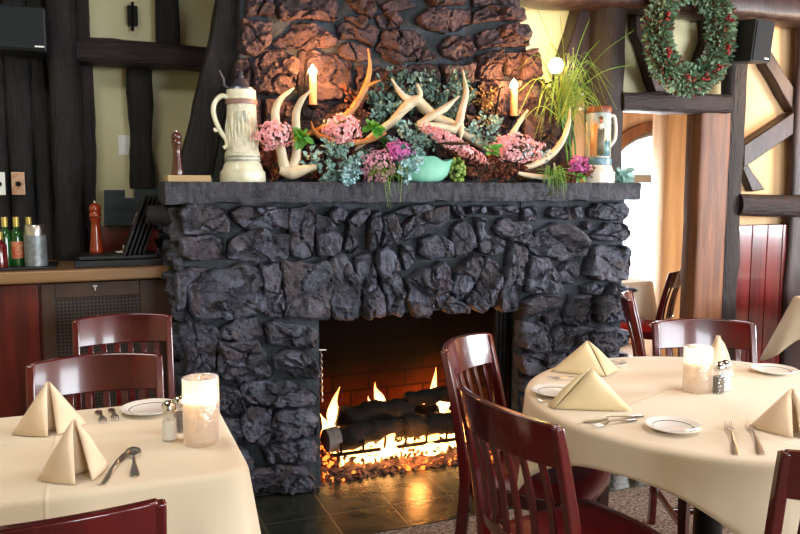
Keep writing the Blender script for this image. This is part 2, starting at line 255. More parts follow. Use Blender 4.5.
# ------------------------------------------------------------------ mesh building
def wl(p):
    v = Vector((0, 0, 0))
    while p is not None: v += p.location; p = p.parent
    return v
KIDS = {}
class MB:
    def __init__(s): s.v = []; s.f = []; s.mi = []; s.cur = 0
    def add(s, vs, fs):
        n = len(s.v); s.v += [Vector(v) for v in vs]
        for f in fs: s.f.append([i+n for i in f]); s.mi.append(s.cur)
        return s
    def box(s, c, d, rot=None):
        c = Vector(c); vs = [Vector((x*d[0]/2, y*d[1]/2, z*d[2]/2)) for z in (-1, 1) for y in (-1, 1) for x in (-1, 1)]
        if rot is not None: vs = [rot @ v for v in vs]
        return s.add([v+c for v in vs], [(0, 2, 3, 1), (4, 5, 7, 6), (0, 1, 5, 4), (2, 6, 7, 3), (0, 4, 6, 2), (1, 3, 7, 5)])
    def box2(s, a, b):
        return s.box([(a[i]+b[i])/2 for i in range(3)], [abs(b[i]-a[i]) for i in range(3)])
    def tube(s, pts, rad, seg=10, cap=True, nz=0, nsc=8, flat=None):
        pts = [Vector(p) for p in pts]; n = len(pts)
        if not hasattr(rad, '__len__'): rad = [rad]*n
        t0 = (pts[1]-pts[0]).normalized(); a = Vector((0, 0, 1)) if abs(t0.z) < .9 else Vector((0, 1, 0))
        u = t0.cross(a).normalized(); vs = []; fs = []
        for i, p in enumerate(pts):
            t = (pts[min(i+1, n-1)]-pts[max(i-1, 0)]).normalized()
            u = (u-t*u.dot(t)).normalized(); w = t.cross(u)
            for k in range(seg):
                an = 2*math.pi*k/seg
                d = u*math.cos(an)*(flat or 1)+w*math.sin(an); q = p+d*rad[i]
                if nz: q += d*nz*noise.noise(q*nsc)
                vs.append(q)
        for i in range(n-1):
            for k in range(seg):
                k2 = (k+1) % seg; fs.append((i*seg+k, i*seg+k2, (i+1)*seg+k2, (i+1)*seg+k))
        if cap: fs.append(tuple(reversed(range(seg)))); fs.append(tuple(range((n-1)*seg, n*seg)))
        return s.add(vs, fs)
    def lathe(s, prof, c=(0, 0, 0), seg=28, sx=1, sy=1, cap=True):
        c = Vector(c); vs = []; fs = []; n = len(prof)
        for r, z in prof:
            for k in range(seg):
                a = 2*math.pi*k/seg; vs.append(c+Vector((r*math.cos(a)*sx, r*math.sin(a)*sy, z)))
        for i in range(n-1):
            for k in range(seg):
                k2 = (k+1) % seg; fs.append((i*seg+k, i*seg+k2, (i+1)*seg+k2, (i+1)*seg+k))
        if cap and prof[0][0] > 1e-5: fs.append(tuple(reversed(range(seg))))
        if cap and prof[-1][0] > 1e-5: fs.append(tuple(range((n-1)*seg, n*seg)))
        return s.add(vs, fs)
    def prism(s, poly, off):
        off = Vector(off); n = len(poly); a = [Vector(p) for p in poly]
        nn = Vector((0, 0, 0))
        for i in range(n): nn += a[i].cross(a[(i+1) % n])
        if nn.dot(off) > 0: a.reverse()
        fs = [tuple(range(n)), tuple(reversed(range(n, 2*n)))]
        for i in range(n): j = (i+1) % n; fs.append((i, i+n, j+n, j))
        return s.add(a+[p+off for p in a], fs)
    def timber(s, p0, p1, w, d, nz=.006, seg=14, nseg=None, taper=1, bend=None, round_=.45, up=None):
        """squared or rounded rough log from p0 to p1; w across in X/Z plane, d in depth (Y)"""
        p0 = Vector(p0); p1 = Vector(p1); ax = (p1-p0); Ln = ax.length; t = ax.normalized()
        dy = Vector((0, 1, 0)); wv = t.cross(dy).normalized(); n = nseg or max(6, int(Ln/.06)); vs = []; fs = []
        for i in range(n+1):
            f = i/n; c = p0.lerp(p1, f)
            if bend: c = c+Vector(bend)*math.sin(math.pi*f)
            sc = 1+(taper-1)*f
            for k in range(seg):
                a = 2*math.pi*k/seg; ca, sa = math.cos(a), math.sin(a); e = round_
                x = math.copysign(abs(ca)**e, ca)*w/2*sc; y = math.copysign(abs(sa)**e, sa)*d/2
                q = c+wv*x+dy*y; dr = (wv*x+dy*y).normalized()
                q += dr*(nz*noise.noise(Vector((q.x*4, q.y*4, q.z*4)))*1.6+nz*.5*noise.noise(q*19))
                vs.append(q)
        for i in range(n):
            for k in range(seg):
                k2 = (k+1) % seg; fs.append((i*seg+k, i*seg+k2, (i+1)*seg+k2, (i+1)*seg+k))
        fs.append(tuple(reversed(range(seg)))); fs.append(tuple(range(n*seg, (n+1)*seg)))
        return s.add(vs, fs)
    def leaf(s, c, d, n, L, W, fold=.15):
        c = Vector(c); d = Vector(d).normalized(); n = Vector(n); n = (n-d*n.dot(d))
        if n.length < 1e-4: n = d.orthogonal()
        n.normalize(); w = d.cross(n)
        pts = [c, c+d*L*.3+w*W*.42+n*W*fold, c+d*L*.7+w*W*.4+n*W*fold, c+d*L, c+d*L*.7-w*W*.4+n*W*fold, c+d*L*.3-w*W*.42+n*W*fold]
        return s.add(pts, [(0, 1, 2, 3), (0, 3, 4, 5)])
    def build(s, name, m, parent=None, smooth=None, bevel=0, world=True, recalc=False, subsurf=0, solid=0):
        me = bpy.data.meshes.new(name); vs = s.v; off = Vector((0, 0, 0))
        if parent is None and world:
            xs = [v.x for v in vs]; ys = [v.y for v in vs]; zs = [v.z for v in vs]
            off = Vector(((min(xs)+max(xs))/2, (min(ys)+max(ys))/2, min(zs)))
            if name.startswith(('wall', 'floor', 'ceiling')) or name in ('fireplace_hearth',): off = Vector((0, 0, 0))
        elif parent is not None and world: off = wl(parent)
        me.from_pydata([v-off for v in vs], [], s.f)
        ms = m if isinstance(m, (list, tuple)) else [m]
        for x in ms: me.materials.append(x)
        if len(ms) > 1: me.polygons.foreach_set('material_index', s.mi)
        if smooth is not None:
            me.shade_smooth(); me.set_sharp_from_angle(angle=R(smooth))
        me.update()
        if recalc:
            import bmesh
            b = bmesh.new(); b.from_mesh(me); bmesh.ops.recalc_face_normals(b, faces=b.faces); b.to_mesh(me); b.free()
        o = bpy.data.objects.new(name, me); COL.objects.link(o)
        if parent is None: o.location = off
        else: o.parent = parent; KIDS.setdefault(parent.name, []).append(o)
        if bevel:
            bv = o.modifiers.new('bevel', 'BEVEL'); bv.width = bevel; bv.segments = 2; bv.limit_method = 'ANGLE'; bv.angle_limit = R(40)
        if solid:
            so = o.modifiers.new('solid', 'SOLIDIFY'); so.thickness = solid; so.offset = 0
        if subsurf:
            ss = o.modifiers.new('sub', 'SUBSURF'); ss.levels = subsurf; ss.render_levels = subsurf
        return o
def tag(o, label=None, cat=None, group=None, kind=None):
    if label: o['label'] = label
    if cat: o['category'] = cat
    if group: o['group'] = group
    if kind: o['kind'] = kind
    return o
def empty(name, loc, label, cat, group=None, rz=0):
    o = bpy.data.objects.new(name, None); COL.objects.link(o); o.location = Vector(loc); o.rotation_euler = (0, 0, rz); o.empty_display_size = .05
    return tag(o, label, cat, group)
def struct(o): o['kind'] = 'structure'; return o
def copy_tree(o, parent=None):
    c = o.copy(); COL.objects.link(c)
    if parent is not None: c.parent = parent; c.matrix_parent_inverse = o.matrix_parent_inverse.copy()
    for ch in [x for x in KIDS.get(o.name, [])]: copy_tree(ch, c)
    KIDS[c.name] = []
    return c
def smoothline(pts, n=6):
    """Catmull-Rom resample"""
    P = [Vector(p) for p in pts]; P = [P[0]*2-P[1]]+P+[P[-1]*2-P[-2]]; out = []
    for i in range(1, len(P)-2):
        for k in range(n):
            t = k/n; a, b, c, d = P[i-1], P[i], P[i+1], P[i+2]
            out.append(.5*((2*b)+(c-a)*t+(2*a-5*b+4*c-d)*t*t+(3*b-a-3*c+d)*t**3))
    out.append(P[-2]); return out
# ================================================================== SETTING
YL = 4.5      # plaster left of chimney
YR = 3.92     # plaster right of chimney
fl = MB(); fl.box2((-3, -2.6, -.1), (7, 7.2, 0)); struct(fl.build('floor', M['carpet']))
ce = MB(); ce.box2((-3, -2.6, 2.75), (7, 7.2, 2.85)); struct(ce.build('ceiling', M['ceil']))
w = MB(); w.box2((-3, YL, 0), (.9, YL+.1, 2.75)); struct(w.build('wall_left_of_chimney', M['plaster']))
w = MB(); w.box2((-3.1, -2.6, 0), (-3, YL+.1, 2.75)); struct(w.build('wall_left', M['plaster']))
w = MB(); w.box2((3.9, YR, 0), (7, YR+.1, 2.75)); struct(w.build('wall_right_of_doorway', M['plaster_lamplit']))
w = MB(); w.box2((2.1, YR, 1.98), (3.9, YR+.1, 2.75)); w.box2((1.9, YR, 0), (2.62, YR+.1, 2.0)); struct(w.build('wall_above_doorway', M['plaster']))
w = MB(); w.box2((7, -2.6, 0), (7.1, 7.2, 2.75)); struct(w.build('wall_right', M['plaster_lamplit']))
# rear wall behind the camera, with three window openings
w = MB()
wins = [(1.0, 2.3), (3.2, 5.6)]
xs = [-3.1]+[x for ab in wins for x in ab]+[7.1]
for i in range(0, len(xs), 2): w.box2((xs[i], -2.7, 0), (xs[i+1], -2.6, 2.75))
for a, b in wins: w.box2((a, -2.7, 0), (b, -2.6, .95)); w.box2((a, -2.7, 2.3), (b, -2.6, 2.75))
struct(w.build('wall_rear', M['plaster']))
for i, (a, b) in enumerate(wins):
    f = MB(); f.box2((a, -2.68, .95), (b, -2.62, 1.0)); f.box2((a, -2.68, 2.25), (b, -2.62, 2.3))
    for x in (a, (a+b)/2-.025, b-.05): f.box2((x, -2.68, .95), (x+.05, -2.62, 2.3))
    struct(f.build('window_%d' % (i+2), M['white_p']))
# far room window wall (Y 5.6) with an arched opening
w = MB()
YF = 5.6
w.box2((1.9, YF, 0), (3.2, YF+.12, 2.75)); w.box2((5.6, YF, 0), (7, YF+.12, 2.75)); w.box2((3.2, YF, 0), (5.6, YF+.12, .2))
ac = 5.0; ar = .62
poly = [Vector((3.2, YF, 2.75)), Vector((3.2, YF, 1.48)), Vector((3.95, YF, 1.48))]
# arch springs from 1.48, radius about .5 horizontally
for k in range(13):
    a = math.pi-math.pi*k/12; poly.append(Vector((4.78+.62*math.cos(a), YF, 1.5+.43*math.sin(a))))
poly += [Vector((5.6, YF, 1.48)), Vector((5.6, YF, 2.75))]
w.prism([poly[i] for i in range(len(poly))], (0, .12, 0))
struct(w.build('wall_far_room', M['pine']))
wf = MB()
for k in range(12):
    a0 = math.pi-math.pi*k/12; a1 = math.pi-math.pi*(k+1)/12
    wf.tube([(4.78+.6*math.cos(a0), YF+.03, 1.5+.41*math.sin(a0)), (4.78+.6*math.cos(a1), YF+.03, 1.5+.41*math.sin(a1))], .026, 6)
wf.box2((3.2, YF-.02, 1.46), (5.6, YF+.1, 1.53))
for x in (3.2, 5.24, 5.55): wf.box2((x, YF, .2), (x+.05, YF+.06, 1.5))
struct(wf.build('window_1', M['greyp']))
wt = MB()
for k in range(16):
    a0 = math.pi-math.pi*k/16; a1 = math.pi-math.pi*(k+1)/16
    q = [Vector((4.78+r*math.cos(a), YF-.04, 1.5+r*.7*math.sin(a))) for r, a in ((.62, a0), (.74, a0), (.74, a1), (.62, a1))]
    wt.prism(q, (0, .05, 0))
struct(wt.build('trim_1', M['jamb'], recalc=True))
w = MB(); w.box2((1.8, YR+.1, 0), (1.9, YF, 2.75)); struct(w.build('wall_side_far_room', M['plaster']))
# far-room roof beams, warm boards
c2 = MB(); c2.box2((1.9, YR+.1, 2.13), (7, YF, 2.2)); struct(c2.build('ceiling_far_room', M['jamb']))
hb = MB(); hb.timber((2.2, 5.2, 2.08), (6, 5.2, 2.08), .1, .12); tag(hb.build('timber_beam', M['pine'], smooth=50), 'pale pine beam under the ceiling of the room beyond the doorway', 'beam')
# posts in the far room
pp = MB(); a = PY(657, 200, 5.1); b = PY(690, 200, 5.1)
pp.timber(((a.x+b.x)/2, 5.1, 0), ((a.x+b.x)/2, 5.1, 2.13), b.x-a.x+.02, .2, nz=.004, round_=.3)
tag(pp.build('timber_post', M['pine'], smooth=50), 'pale squared pine post standing before the bright window beyond the doorway', 'post')
# hearth tiles
h = MB(); h.box2((.0, 2.83, 0), (2.74, 3.37, .004)); h.box2((.95, 3.37, 0), (1.98, 3.45, .004)); ho = h.build('floor_hearth_tiles', M['tile']); struct(ho)
# ================================================================== FIREPLACE
FY = 3.373
fp = empty('stone_fireplace', (1.49, 3.6, 0), 'wide dark stone fireplace with arched stone lintel, slate mantel and chimney breast', 'fireplace')
X0, X1 = .33, 2.64; OX0, OX1, OZ = .93, 2.0, .81
b = MB()
b.box2((X0, FY+.02, 0), (OX0, YR+.6, 1.36)); b.box2((OX1, FY+.02, 0), (X1, YR, 1.36)); b.box2((OX0, FY+.03, OZ), (OX1, FY+.16, 1.36))
b.box2((OX0, FY+.16, .95), (OX1, YR+.6, 1.36)); b.box2((OX1, YR-.1, 0), (X1-.1, YR+.1, 1.36))
b.build('mortar_core', M['mortar'], fp)
# chimney breast core, tapering
c = MB(); CY = 3.62
cp = [Vector(p) for p in ((.6, CY, 1.36), (2.42, CY, 1.36), (2.33, CY, 1.65), (2.14, CY, 2.05), (2.06, CY, 2.4), (2.02, CY, 2.76), (.66, CY, 2.76))]
c.prism(cp, (0, .85, 0)); c.build('chimney_core', M['mortar'], fp)
# firebox lining
k = MB(); BY = 3.98
k.add([(1.0, BY, 0), (1.86, BY, 0), (1.86, BY, .95), (1.0, BY, .95)], [(0, 1, 2, 3)])
k.build('firebox_back', M['brick'], fp)
k = MB(); k.add([(OX0, FY+.08, 0), (1.0, BY, 0), (1.0, BY, .95), (OX0, FY+.08, .95)], [(0, 1, 2, 3)]); k.build('firebox_side', M['brick_s'], fp)
k = MB(); k.add([(OX1-.02, FY+.08, 0), (1.86, BY, 0), (1.86, BY, .95), (OX1-.02, FY+.08, .95)], [(3, 2, 1, 0)]); k.build('firebox_side', M['brick_s'], fp)
k = MB(); k.box2((OX0, FY+.1, .93), (OX1, BY, .95)); k.build('smoke_shelf', M['soot'], fp)
# ---- stones
def stone(mb, poly, thick, Yp, seed, back=.03):
    """poly in world XZ (list of (x,z)); bulges towards -Y from plane Yp"""
    rnd = random.Random(seed); n = len(poly); pts = []
    per = sum(math.dist(poly[i], poly[(i+1) % n]) for i in range(n)); step = max(.008, per/56)
    for i in range(n):
        a = poly[i]; c_ = poly[(i+1) % n]; m_ = max(1, int(math.dist(a, c_)/step))
        for j in range(m_):
            f = j/m_; pts.append(Vector((a[0]+(c_[0]-a[0])*f, 0, a[1]+(c_[1]-a[1])*f)))
    # chaikin-like soften
    m_ = len(pts); pts = [(pts[i-1]+pts[i]*4+pts[(i+1) % m_])/6 for i in range(m_)]
    cen = sum(pts, Vector((0, 0, 0)))/m_; size = math.sqrt(sum((p-cen).length_squared for p in pts)/m_)
    o = Vector((rnd.uniform(-50, 50), rnd.uniform(-50, 50), rnd.uniform(-50, 50)))
    pts = [p+(p-cen).normalized()*(size*.14*noise.noise(p*22+o)+.006*noise.noise(p*60+o)) for p in pts]
    tx, tz = rnd.uniform(-.2, .2), rnd.uniform(-.25, .12); 
    nd = Vector((rnd.uniform(-1, 1), 0, rnd.uniform(-1, 1))).normalized(); nd2 = Vector((nd.z, 0, -nd.x)); so = rnd.uniform(-.3, .3)*size
    rings = [(1.0, -back), (1.0, thick*.45), (.985, thick*.72), (.955, thick*.9), (.9, thick*.98), (.83, thick), (.75, thick), (.66, thick*1.02), (.56, thick*1.03), (.46, thick*1.04), (.36, thick*1.04), (.26, thick*1.04), (.16, thick*1.04), (.07, thick*1.04)]
    vs = []; fs = []
    for ri, (s_, d) in enumerate(rings):
        for p in pts:
            q = cen+(p-cen)*s_
            dd = d
            if ri > 1:
                r_ = q-cen; dd += tx*r_.x+tz*r_.z*-1
                # broken facet steps + rough noise
                st = r_.dot(nd)-so+.25*size*noise.noise(q*14+o)
                dd += -thick*.3*(1 if st > 0 else 0)*min(1, ri/3)
                v1 = noise.voronoi(q*7+o); pc = v1[1][0]-o; g1 = noise.noise(pc*3.7+o)*.5; g2 = noise.noise(pc*2.9-o)*.5
                dd += ((q.x-pc.x/7)*g1+(q.z-pc.z/7)*g2)*1.0*min(1, ri/3)+thick*.25*noise.noise(v1[1][0]*5)
                dd += thick*(.16*noise.noise(q*16+o)+.16*noise.noise(q*40+o)+.12*noise.noise(q*85+o))
                dd -= thick*.4*max(0, .05-abs(noise.noise(q*7+o*2)))/.05*min(1, ri/3)
            q = Vector((q.x, Yp-dd, q.z)); vs.append(q)
    for ri in range(len(rings)-1):
        for i in range(m_):
            j = (i+1) % m_; fs.append((ri*m_+i, ri*m_+j, (ri+1)*m_+j, (ri+1)*m_+i))
    fs.append(tuple((len(rings)-1)*m_+i for i in range(m_)))
    mb.add(vs, fs)
FST = [[(180,208),(191,203),(223,209),(231,232),(205,234),(185,234)],[(234,211),(245,207),(287,208),(287,229),(265,230),(245,229),(235,220)],
[(180,238),(205,236),(223,239),(223,258),(201,261),(182,256)],[(229,246),(241,234),(261,230),(287,236),(288,256),(277,261),(245,260),(231,258)],
[(291,210),(315,208),(314,232),(314,256),(305,258),(290,254)],[(188,291),(203,276),(245,265),(257,273),(265,300),(263,309),(230,319),(200,319),(191,309)],
[(176,279),(190,268),(206,270),(187,287),(186,308),(178,312)],[(262,268),(279,264),(281,285),(285,300),(283,318),(266,313)],[(282,262),(329,266),(330,318),(300,320),(286,318),(288,298),(282,280)],
[(181,328),(189,322),(201,324),(215,330),(218,340),(215,364),(218,376),(187,375),(186,350)],[(218,336),(233,321),(257,319),(262,336),(253,341),(227,339)],
[(267,324),(277,322),(315,329),(315,347),(301,350),(271,343)],[(220,343),(257,342),(267,358),(272,377),(250,384),(224,378),(219,361)],
[(276,358),(285,351),(305,351),(315,358),(319,378),(300,378),(277,368)],[(180,378),(216,380),(216,392),(200,402),(182,398)],
[(243,389),(252,384),(289,382),(314,394),(314,406),(284,406),(247,403)],[(218,388),(237,389),(243,399),(247,412),(234,415),(219,410)],
[(242,420),(252,408),(271,410),(272,431),(263,445),(247,439),(241,428)],[(275,415),(287,411),(314,411),(317,423),(315,436),(279,439),(273,433)],
[(264,449),(287,444),(313,441),(317,452),(315,462),(300,465),(270,463)],[(218,418),(238,420),(242,433),(238,444),(220,440)],[(222,446),(239,447),(248,452),(256,467),(250,473),(230,468)],
[(250,475),(276,468),(305,470),(312,478),(311,490),(279,493),(255,496)],[(185,404),(214,414),(213,442),(187,440)],[(187,446),(217,448),(222,472),(210,482),(188,480)],[(190,486),(215,486),(244,478),(250,497),(215,503),(190,503)],
[(317,216),(329,219),(342,237),(341,252),(320,256),(317,234)],[(331,213),(337,207),(345,211),(347,220),(340,225),(332,221)],
[(348,221),(360,210),(369,210),(369,215),(357,219),(356,232),(360,245),(354,253),(347,248),(349,235)],[(372,216),(379,212),(381,224),(376,249),(370,249),(370,229)],
[(383,219),(391,214),(400,229),(402,240),(390,244),(383,246),(387,235)],[(396,212),(410,206),(430,204),(432,209),(410,216)],[(406,225),(418,213),(445,206),(448,211),(445,222),(430,232),(407,240)],
[(451,205),(463,206),(468,217),(460,219),(453,210)],[(455,229),(467,221),(474,234),(475,246),(467,254),(457,256),(454,245)],[(424,240),(439,235),(453,244),(453,255),(430,259),(421,252)],
[(478,218),(485,218),(486,234),(481,240),(479,229)],[(496,228),(506,219),(529,224),(530,234),(529,244),(517,242),(501,236)],[(479,244),(488,236),(504,241),(504,249),(496,255),(480,252)],
[(470,207),(483,205),(485,212),(472,214)],[(491,207),(517,205),(518,212),(499,215)],
[(331,262),(344,256),(353,268),(358,282),(361,300),(359,318),(336,318),(331,295)],[(357,259),(369,256),(376,276),(384,295),(385,314),(367,317),(363,295),(358,274)],
[(378,252),(391,249),(399,258),(400,274),(404,295),(402,316),(389,313),(387,295),(382,279),(378,268)],[(403,246),(411,248),(416,262),(408,271),(404,261)],
[(408,280),(430,269),(431,285),(434,300),(432,317),(418,317),(410,302)],[(434,271),(442,263),(449,269),(451,282),(446,300),(440,308),(436,295)],
[(459,269),(476,256),(481,259),(478,274),(474,287),(461,300),(453,289)],[(481,276),(487,259),(499,265),(501,282),(493,303),(487,300),(478,290)],
[(468,301),(476,291),(488,305),(484,313),(475,309)],[(512,246),(525,252),(524,276),(519,308),(512,311),(503,307),(504,282)],[(442,307),(450,296),(462,303),(469,306),(469,313),(451,313)],
[(524,210),(536,207),(538,219),(525,221)],[(549,214),(554,207),(565,208),(565,217),(553,218)],[(569,208),(581,207),(582,217),(570,220)],[(592,210),(598,204),(625,203),(630,212),(624,220),(604,220),(593,216)],
[(584,227),(588,221),(593,225),(591,231)],[(593,236),(609,224),(625,224),(630,234),(624,240),(601,240)],[(532,247),(540,232),(554,224),(570,227),(584,237),(585,253),(575,259),(551,257),(536,253)],
[(586,274),(594,249),(627,246),(631,253),(628,279),(599,279)],[(527,291),(532,257),(549,260),(555,271),(560,293),(544,293)],[(559,274),(570,261),(580,265),(581,275),(574,284),(564,282)],
[(584,287),(596,283),(604,287),(599,295),(586,293)],[(597,303),(616,286),(628,289),(629,321),(604,323),(597,316)],[(565,321),(572,297),(588,296),(591,326),(572,325)],
[(524,303),(536,296),(562,299),(561,306),(542,309),(538,321),(525,320)],[(544,316),(558,311),(561,322),(546,323)],[(524,323),(545,324),(549,334),(548,350),(532,352),(523,347)],
[(554,332),(562,327),(587,328),(587,341),(569,351),(556,350)],[(592,330),(612,328),(627,331),(628,345),(607,352),(595,349),(591,341)],[(523,356),(534,353),(550,356),(569,354),(569,362),(554,371),(526,375),(523,364)],
[(524,380),(539,376),(556,374),(560,385),(535,394),(525,392)],[(574,356),(624,354),(624,376),(600,382),(576,378)],[(526,398),(558,394),(566,400),(562,422),(528,424)],[(568,384),(620,384),(622,408),(572,412)],
[(528,430),(560,428),(562,450),(528,450)],[(568,418),(618,414),(620,438),(570,444)]]
st = MB(); nst = 0
for i, p in enumerate(FST):
    q = [PY(x, y, FY-.03) for x, y in p]
    q = [(v.x, max(.005, v.z)) for v in q]
    if max(v[1] for v in q)-min(v[1] for v in q) < .02: continue
    xs_ = [v[0] for v in q]; zs_ = [v[1] for v in q]; cx = sum(xs_)/len(xs_); cz = sum(zs_)/len(zs_)
    q = [(cx+(x-cx)*1.09, max(.003, cz+(z-cz)*1.09)) for x, z in q]
    area = (max(xs_)-min(xs_))*(max(zs_)-min(zs_))
    stone(st, q, .05+.02*random.random(), FY+.01, i, back=.04)
st.build('face_stones', M['stone'], fp, smooth=28)
# stones on the left flank of the fireplace (normal -X)
sd = MB(); rr = random.Random(3); z = .01
while z < 1.33:
    hh = rr.uniform(.1, .19); hh = min(hh, 1.345-z); y = FY+.02
    while y < 4.4:
        wd = rr.uniform(.14, .26); tmp = MB()
        stone(tmp, [(y+.008, z+.01), (y+wd*.5, z+.004), (y+wd-.012, z+.014), (y+wd-.008, z+hh-.012), (y+wd*.4, z+hh-.006), (y+.012, z+hh-.014)], .05, 0, int(y*1000+z*100), back=.03)
        sd.add([Vector((X0+.01+v.y, v.x, v.z)) for v in tmp.v], [tuple(reversed(f)) for f in tmp.f])
        y += wd
    z += hh
sd.build('flank_stones', M['stone'], fp, smooth=28)
CST = [[(278,8),(284,-6),(336,-6),(337,12),(334,21),(316,19),(282,19)],[(275,43),(292,28),(296,23),(316,24),(336,41),(334,46),(310,49),(280,47)],
[(256,62),(266,50),(282,49),(294,58),(298,68),(292,86),(280,95),(258,92),(252,80)],[(301,56),(312,51),(337,55),(350,64),(350,82),(338,99),(318,99),(300,90)],
[(339,24),(348,17),(362,16),(378,30),(373,46),(354,38),(340,38)],[(339,47),(350,42),(370,49),(371,57),(360,63),(343,56)],[(343,-6),(368,-6),(376,10),(372,18),(358,12)],
[(372,-6),(398,-6),(416,6),(403,11),(385,9)],[(377,16),(390,10),(403,19),(398,29),(381,27)],[(418,17),(428,10),(470,9),(472,23),(453,31),(433,31),(420,25)],
[(378,50),(384,31),(397,31),(415,60),(398,64),(384,56)],[(400,30),(420,34),(436,58),(419,61)],[(439,46),(448,37),(470,36),(475,53),(458,61),(443,54)],
[(477,33),(500,28),(500,45),(478,50)],[(475,12),(488,6),(522,9),(524,21),(495,20),(474,23)],[(503,26),(527,25),(530,33),(529,45),(503,46)],
[(478,56),(500,50),(502,79),(478,78)],[(504,54),(520,52),(518,78),(505,75)],[(523,53),(534,49),(543,76),(522,79)],[(521,82),(543,80),(562,120),(574,160),(574,176),(522,176)],
[(480,84),(518,83),(516,160),(478,160)],[(422,-6),(466,-6),(464,4),(434,7)],[(472,-6),(514,-6),(516,4),(490,4),(474,8)],
[(360,67),(397,70),(394,108),(356,106)],[(400,68),(438,65),(442,112),(400,112)],[(443,66),(473,64),(474,112),(448,112)],
[(242,20),(272,22),(270,42),(256,54),(240,50)],[(236,60),(250,58),(247,90),(233,92)],[(236,98),(262,98),(262,138),(234,140)],[(266,99),(296,102),(296,140),(266,140)],[(248,-6),(274,-6),(272,14),(246,16)],
[(300,104),(350,104),(352,140),(300,140)],[(356,112),(396,112),(398,142),(358,142)],[(402,116),(444,116),(446,142),(402,142)],[(448,116),(474,116),(474,144),(450,144)],
[(236,145),(280,145),(280,178),(236,178)],[(284,145),(330,144),(330,178),(284,178)],[(334,144),(380,145),(380,178),(334,178)],[(384,146),(430,146),(430,178),(384,178)],[(434,146),(474,148),(474,178),(434,178)]]
cs = MB()
for i, p in enumerate(CST):
    q = [PY(x, y, CY-.03) for x, y in p]; cx = sum(v.x for v in q)/len(q); cz = sum(v.z for v in q)/len(q)
    q = [(cx+(v.x-cx)*1.07, cz+(v.z-cz)*1.07) for v in q]
    stone(cs, q, .05+.035*random.random(), CY+.01, i+500, back=.04)
# rows above the frame, up to the ceiling, and the right flank of the chimney
for i in range(5):
    x = .6+i*.29
    stone(cs, [(x, 2.49), (x+.26, 2.48), (x+.27, 2.72), (x+.01, 2.73)], .06, CY+.01, 900+i)
for i, (xa, za, xb, zb) in enumerate(((2.4, 1.46, 2.33, 1.66), (2.32, 1.68, 2.23, 1.87), (2.22, 1.89, 2.13, 2.06), (2.13, 2.08, 2.08, 2.28), (2.08, 2.3, 2.05, 2.52), (2.04, 2.53, 2.03, 2.74))):
    for j in range(2):
        cs.box(((xa+xb)/2, CY+.06+.13*j, (za+zb)/2), (.08, .11, zb-za-.02), Matrix.Rotation(math.atan2(xb-xa, zb-za), 3, 'Y'))
cs.build('chimney_stones', M['cstone'], fp, smooth=28)
# mantel slab with rough hewn front
m_ = MB(); nx = 260; xa, xb = .255, 2.675; yf = 3.3
prof = [(0, .0), (0, .02), (0, .045), (0, .07), (0, .088), (.02, .09), (.4, .09)]
rows = []
for i in range(nx+1):
    x = xa+(xb-xa)*i/nx; row = []
    base = 1.352+.0*x
    for j, (dy, dz) in enumerate(prof):
        q = Vector((x, yf+dy, base+dz)); r_ = .014*noise.noise(Vector((x*7, dz*40, 3)))+.012*noise.noise(Vector((x*30, dz*90, 7)))+.006*noise.noise(Vector((x*80, dz*90, 7)))
        if j < 5: q.y += r_
        if j == 0: q.z += .012*noise.noise(Vector((x*9, 0, 5)))
        if j in (4, 5): q.z += .004*noise.noise(Vector((x*25, 0, 5)))
        row.append(q)
    row.append(Vector((x, yf+.4, base))); rows.append(row)
nn_ = len(rows[0]); vs = [q for r_ in rows for q in r_]; fs = []
for i in range(nx):
    for j in range(nn_):
        k2 = (j+1) % nn_; fs.append((i*nn_+j, i*nn_+k2, (i+1)*nn_+k2, (i+1)*nn_+j))
fs.append(tuple(range(nn_))); fs.append(tuple(reversed([nx*nn_+j for j in range(nn_)])))
m_.add(vs, fs); m_.build('mantel_shelf', M['mantel'], fp, smooth=35, recalc=True)
MZ = 1.442
# ---- fire: grate, logs, embers, flames
gr = empty('fire_grate', (1.42, 3.62, 0), 'black iron log grate standing in the embers of the fireplace', 'grate')
g = MB(); g.box2((1.03, 3.52, .085), (1.8, 3.535, .1)); g.box2((1.03, 3.78, .085), (1.8, 3.795, .1)); g.build('rail', M['iron'], gr)
g = MB()
for i in range(7):
    x = 1.07+i*.115; g.tube([(x, 3.5, .16), (x, 3.515, .1), (x, 3.56, .09), (x, 3.8, .09)], .007, 6)
g.build('bars', M['iron'], gr)
for x, y in ((1.06, 3.53), (1.77, 3.53), (1.06, 3.79), (1.77, 3.79)):
    g = MB(); g.box2((x-.008, y-.008, .0), (x+.008, y+.008, .09)); g.build('leg', M['iron'], gr)
def log(p0, p1, r, seed, label, ends=False, taper=.9):
    o = MB(); p0 = Vector(p0); p1 = Vector(p1); rnd = random.Random(seed); off = Vector((seed*3.1, 0, 0)); n = 16; pts = []; rad = []
    for i in range(n+1):
        f = i/n; pts.append(p0.lerp(p1, f)+Vector((0, noise.noise(off+Vector((f*4, 0, 0)))*.02, noise.noise(off+Vector((0, f*4, 0)))*.022)))
        rad.append(r*(1+(taper-1)*f)*(1+.25*noise.noise(off+Vector((f*9, 1, 0)))))
    rad[0] *= .8; rad[-1] *= .75
    o.tube(pts, rad, 14, nz=.022, nsc=16)
    if ends: o.cur = 1; d = (p1-p0).normalized(); o.tube([p0-d*.012, p0-d*.006, p0+d*.06], [r*.7, r*.95, r*1.0], 14, nz=.01, nsc=16)
    ob = o.build('charred_log', [M['char'], M['ash']], smooth=45); tag(ob, label, 'log', 'burning logs stacked on the grate'); return ob
log((1.01, 3.56, .165), (1.44, 3.6, .175), .062, 1, 'lower left charred log with an ash grey end, on the grate', True)
log((1.42, 3.58, .17), (1.82, 3.6, .165), .062, 2, 'lower right charred log lying on the grate')
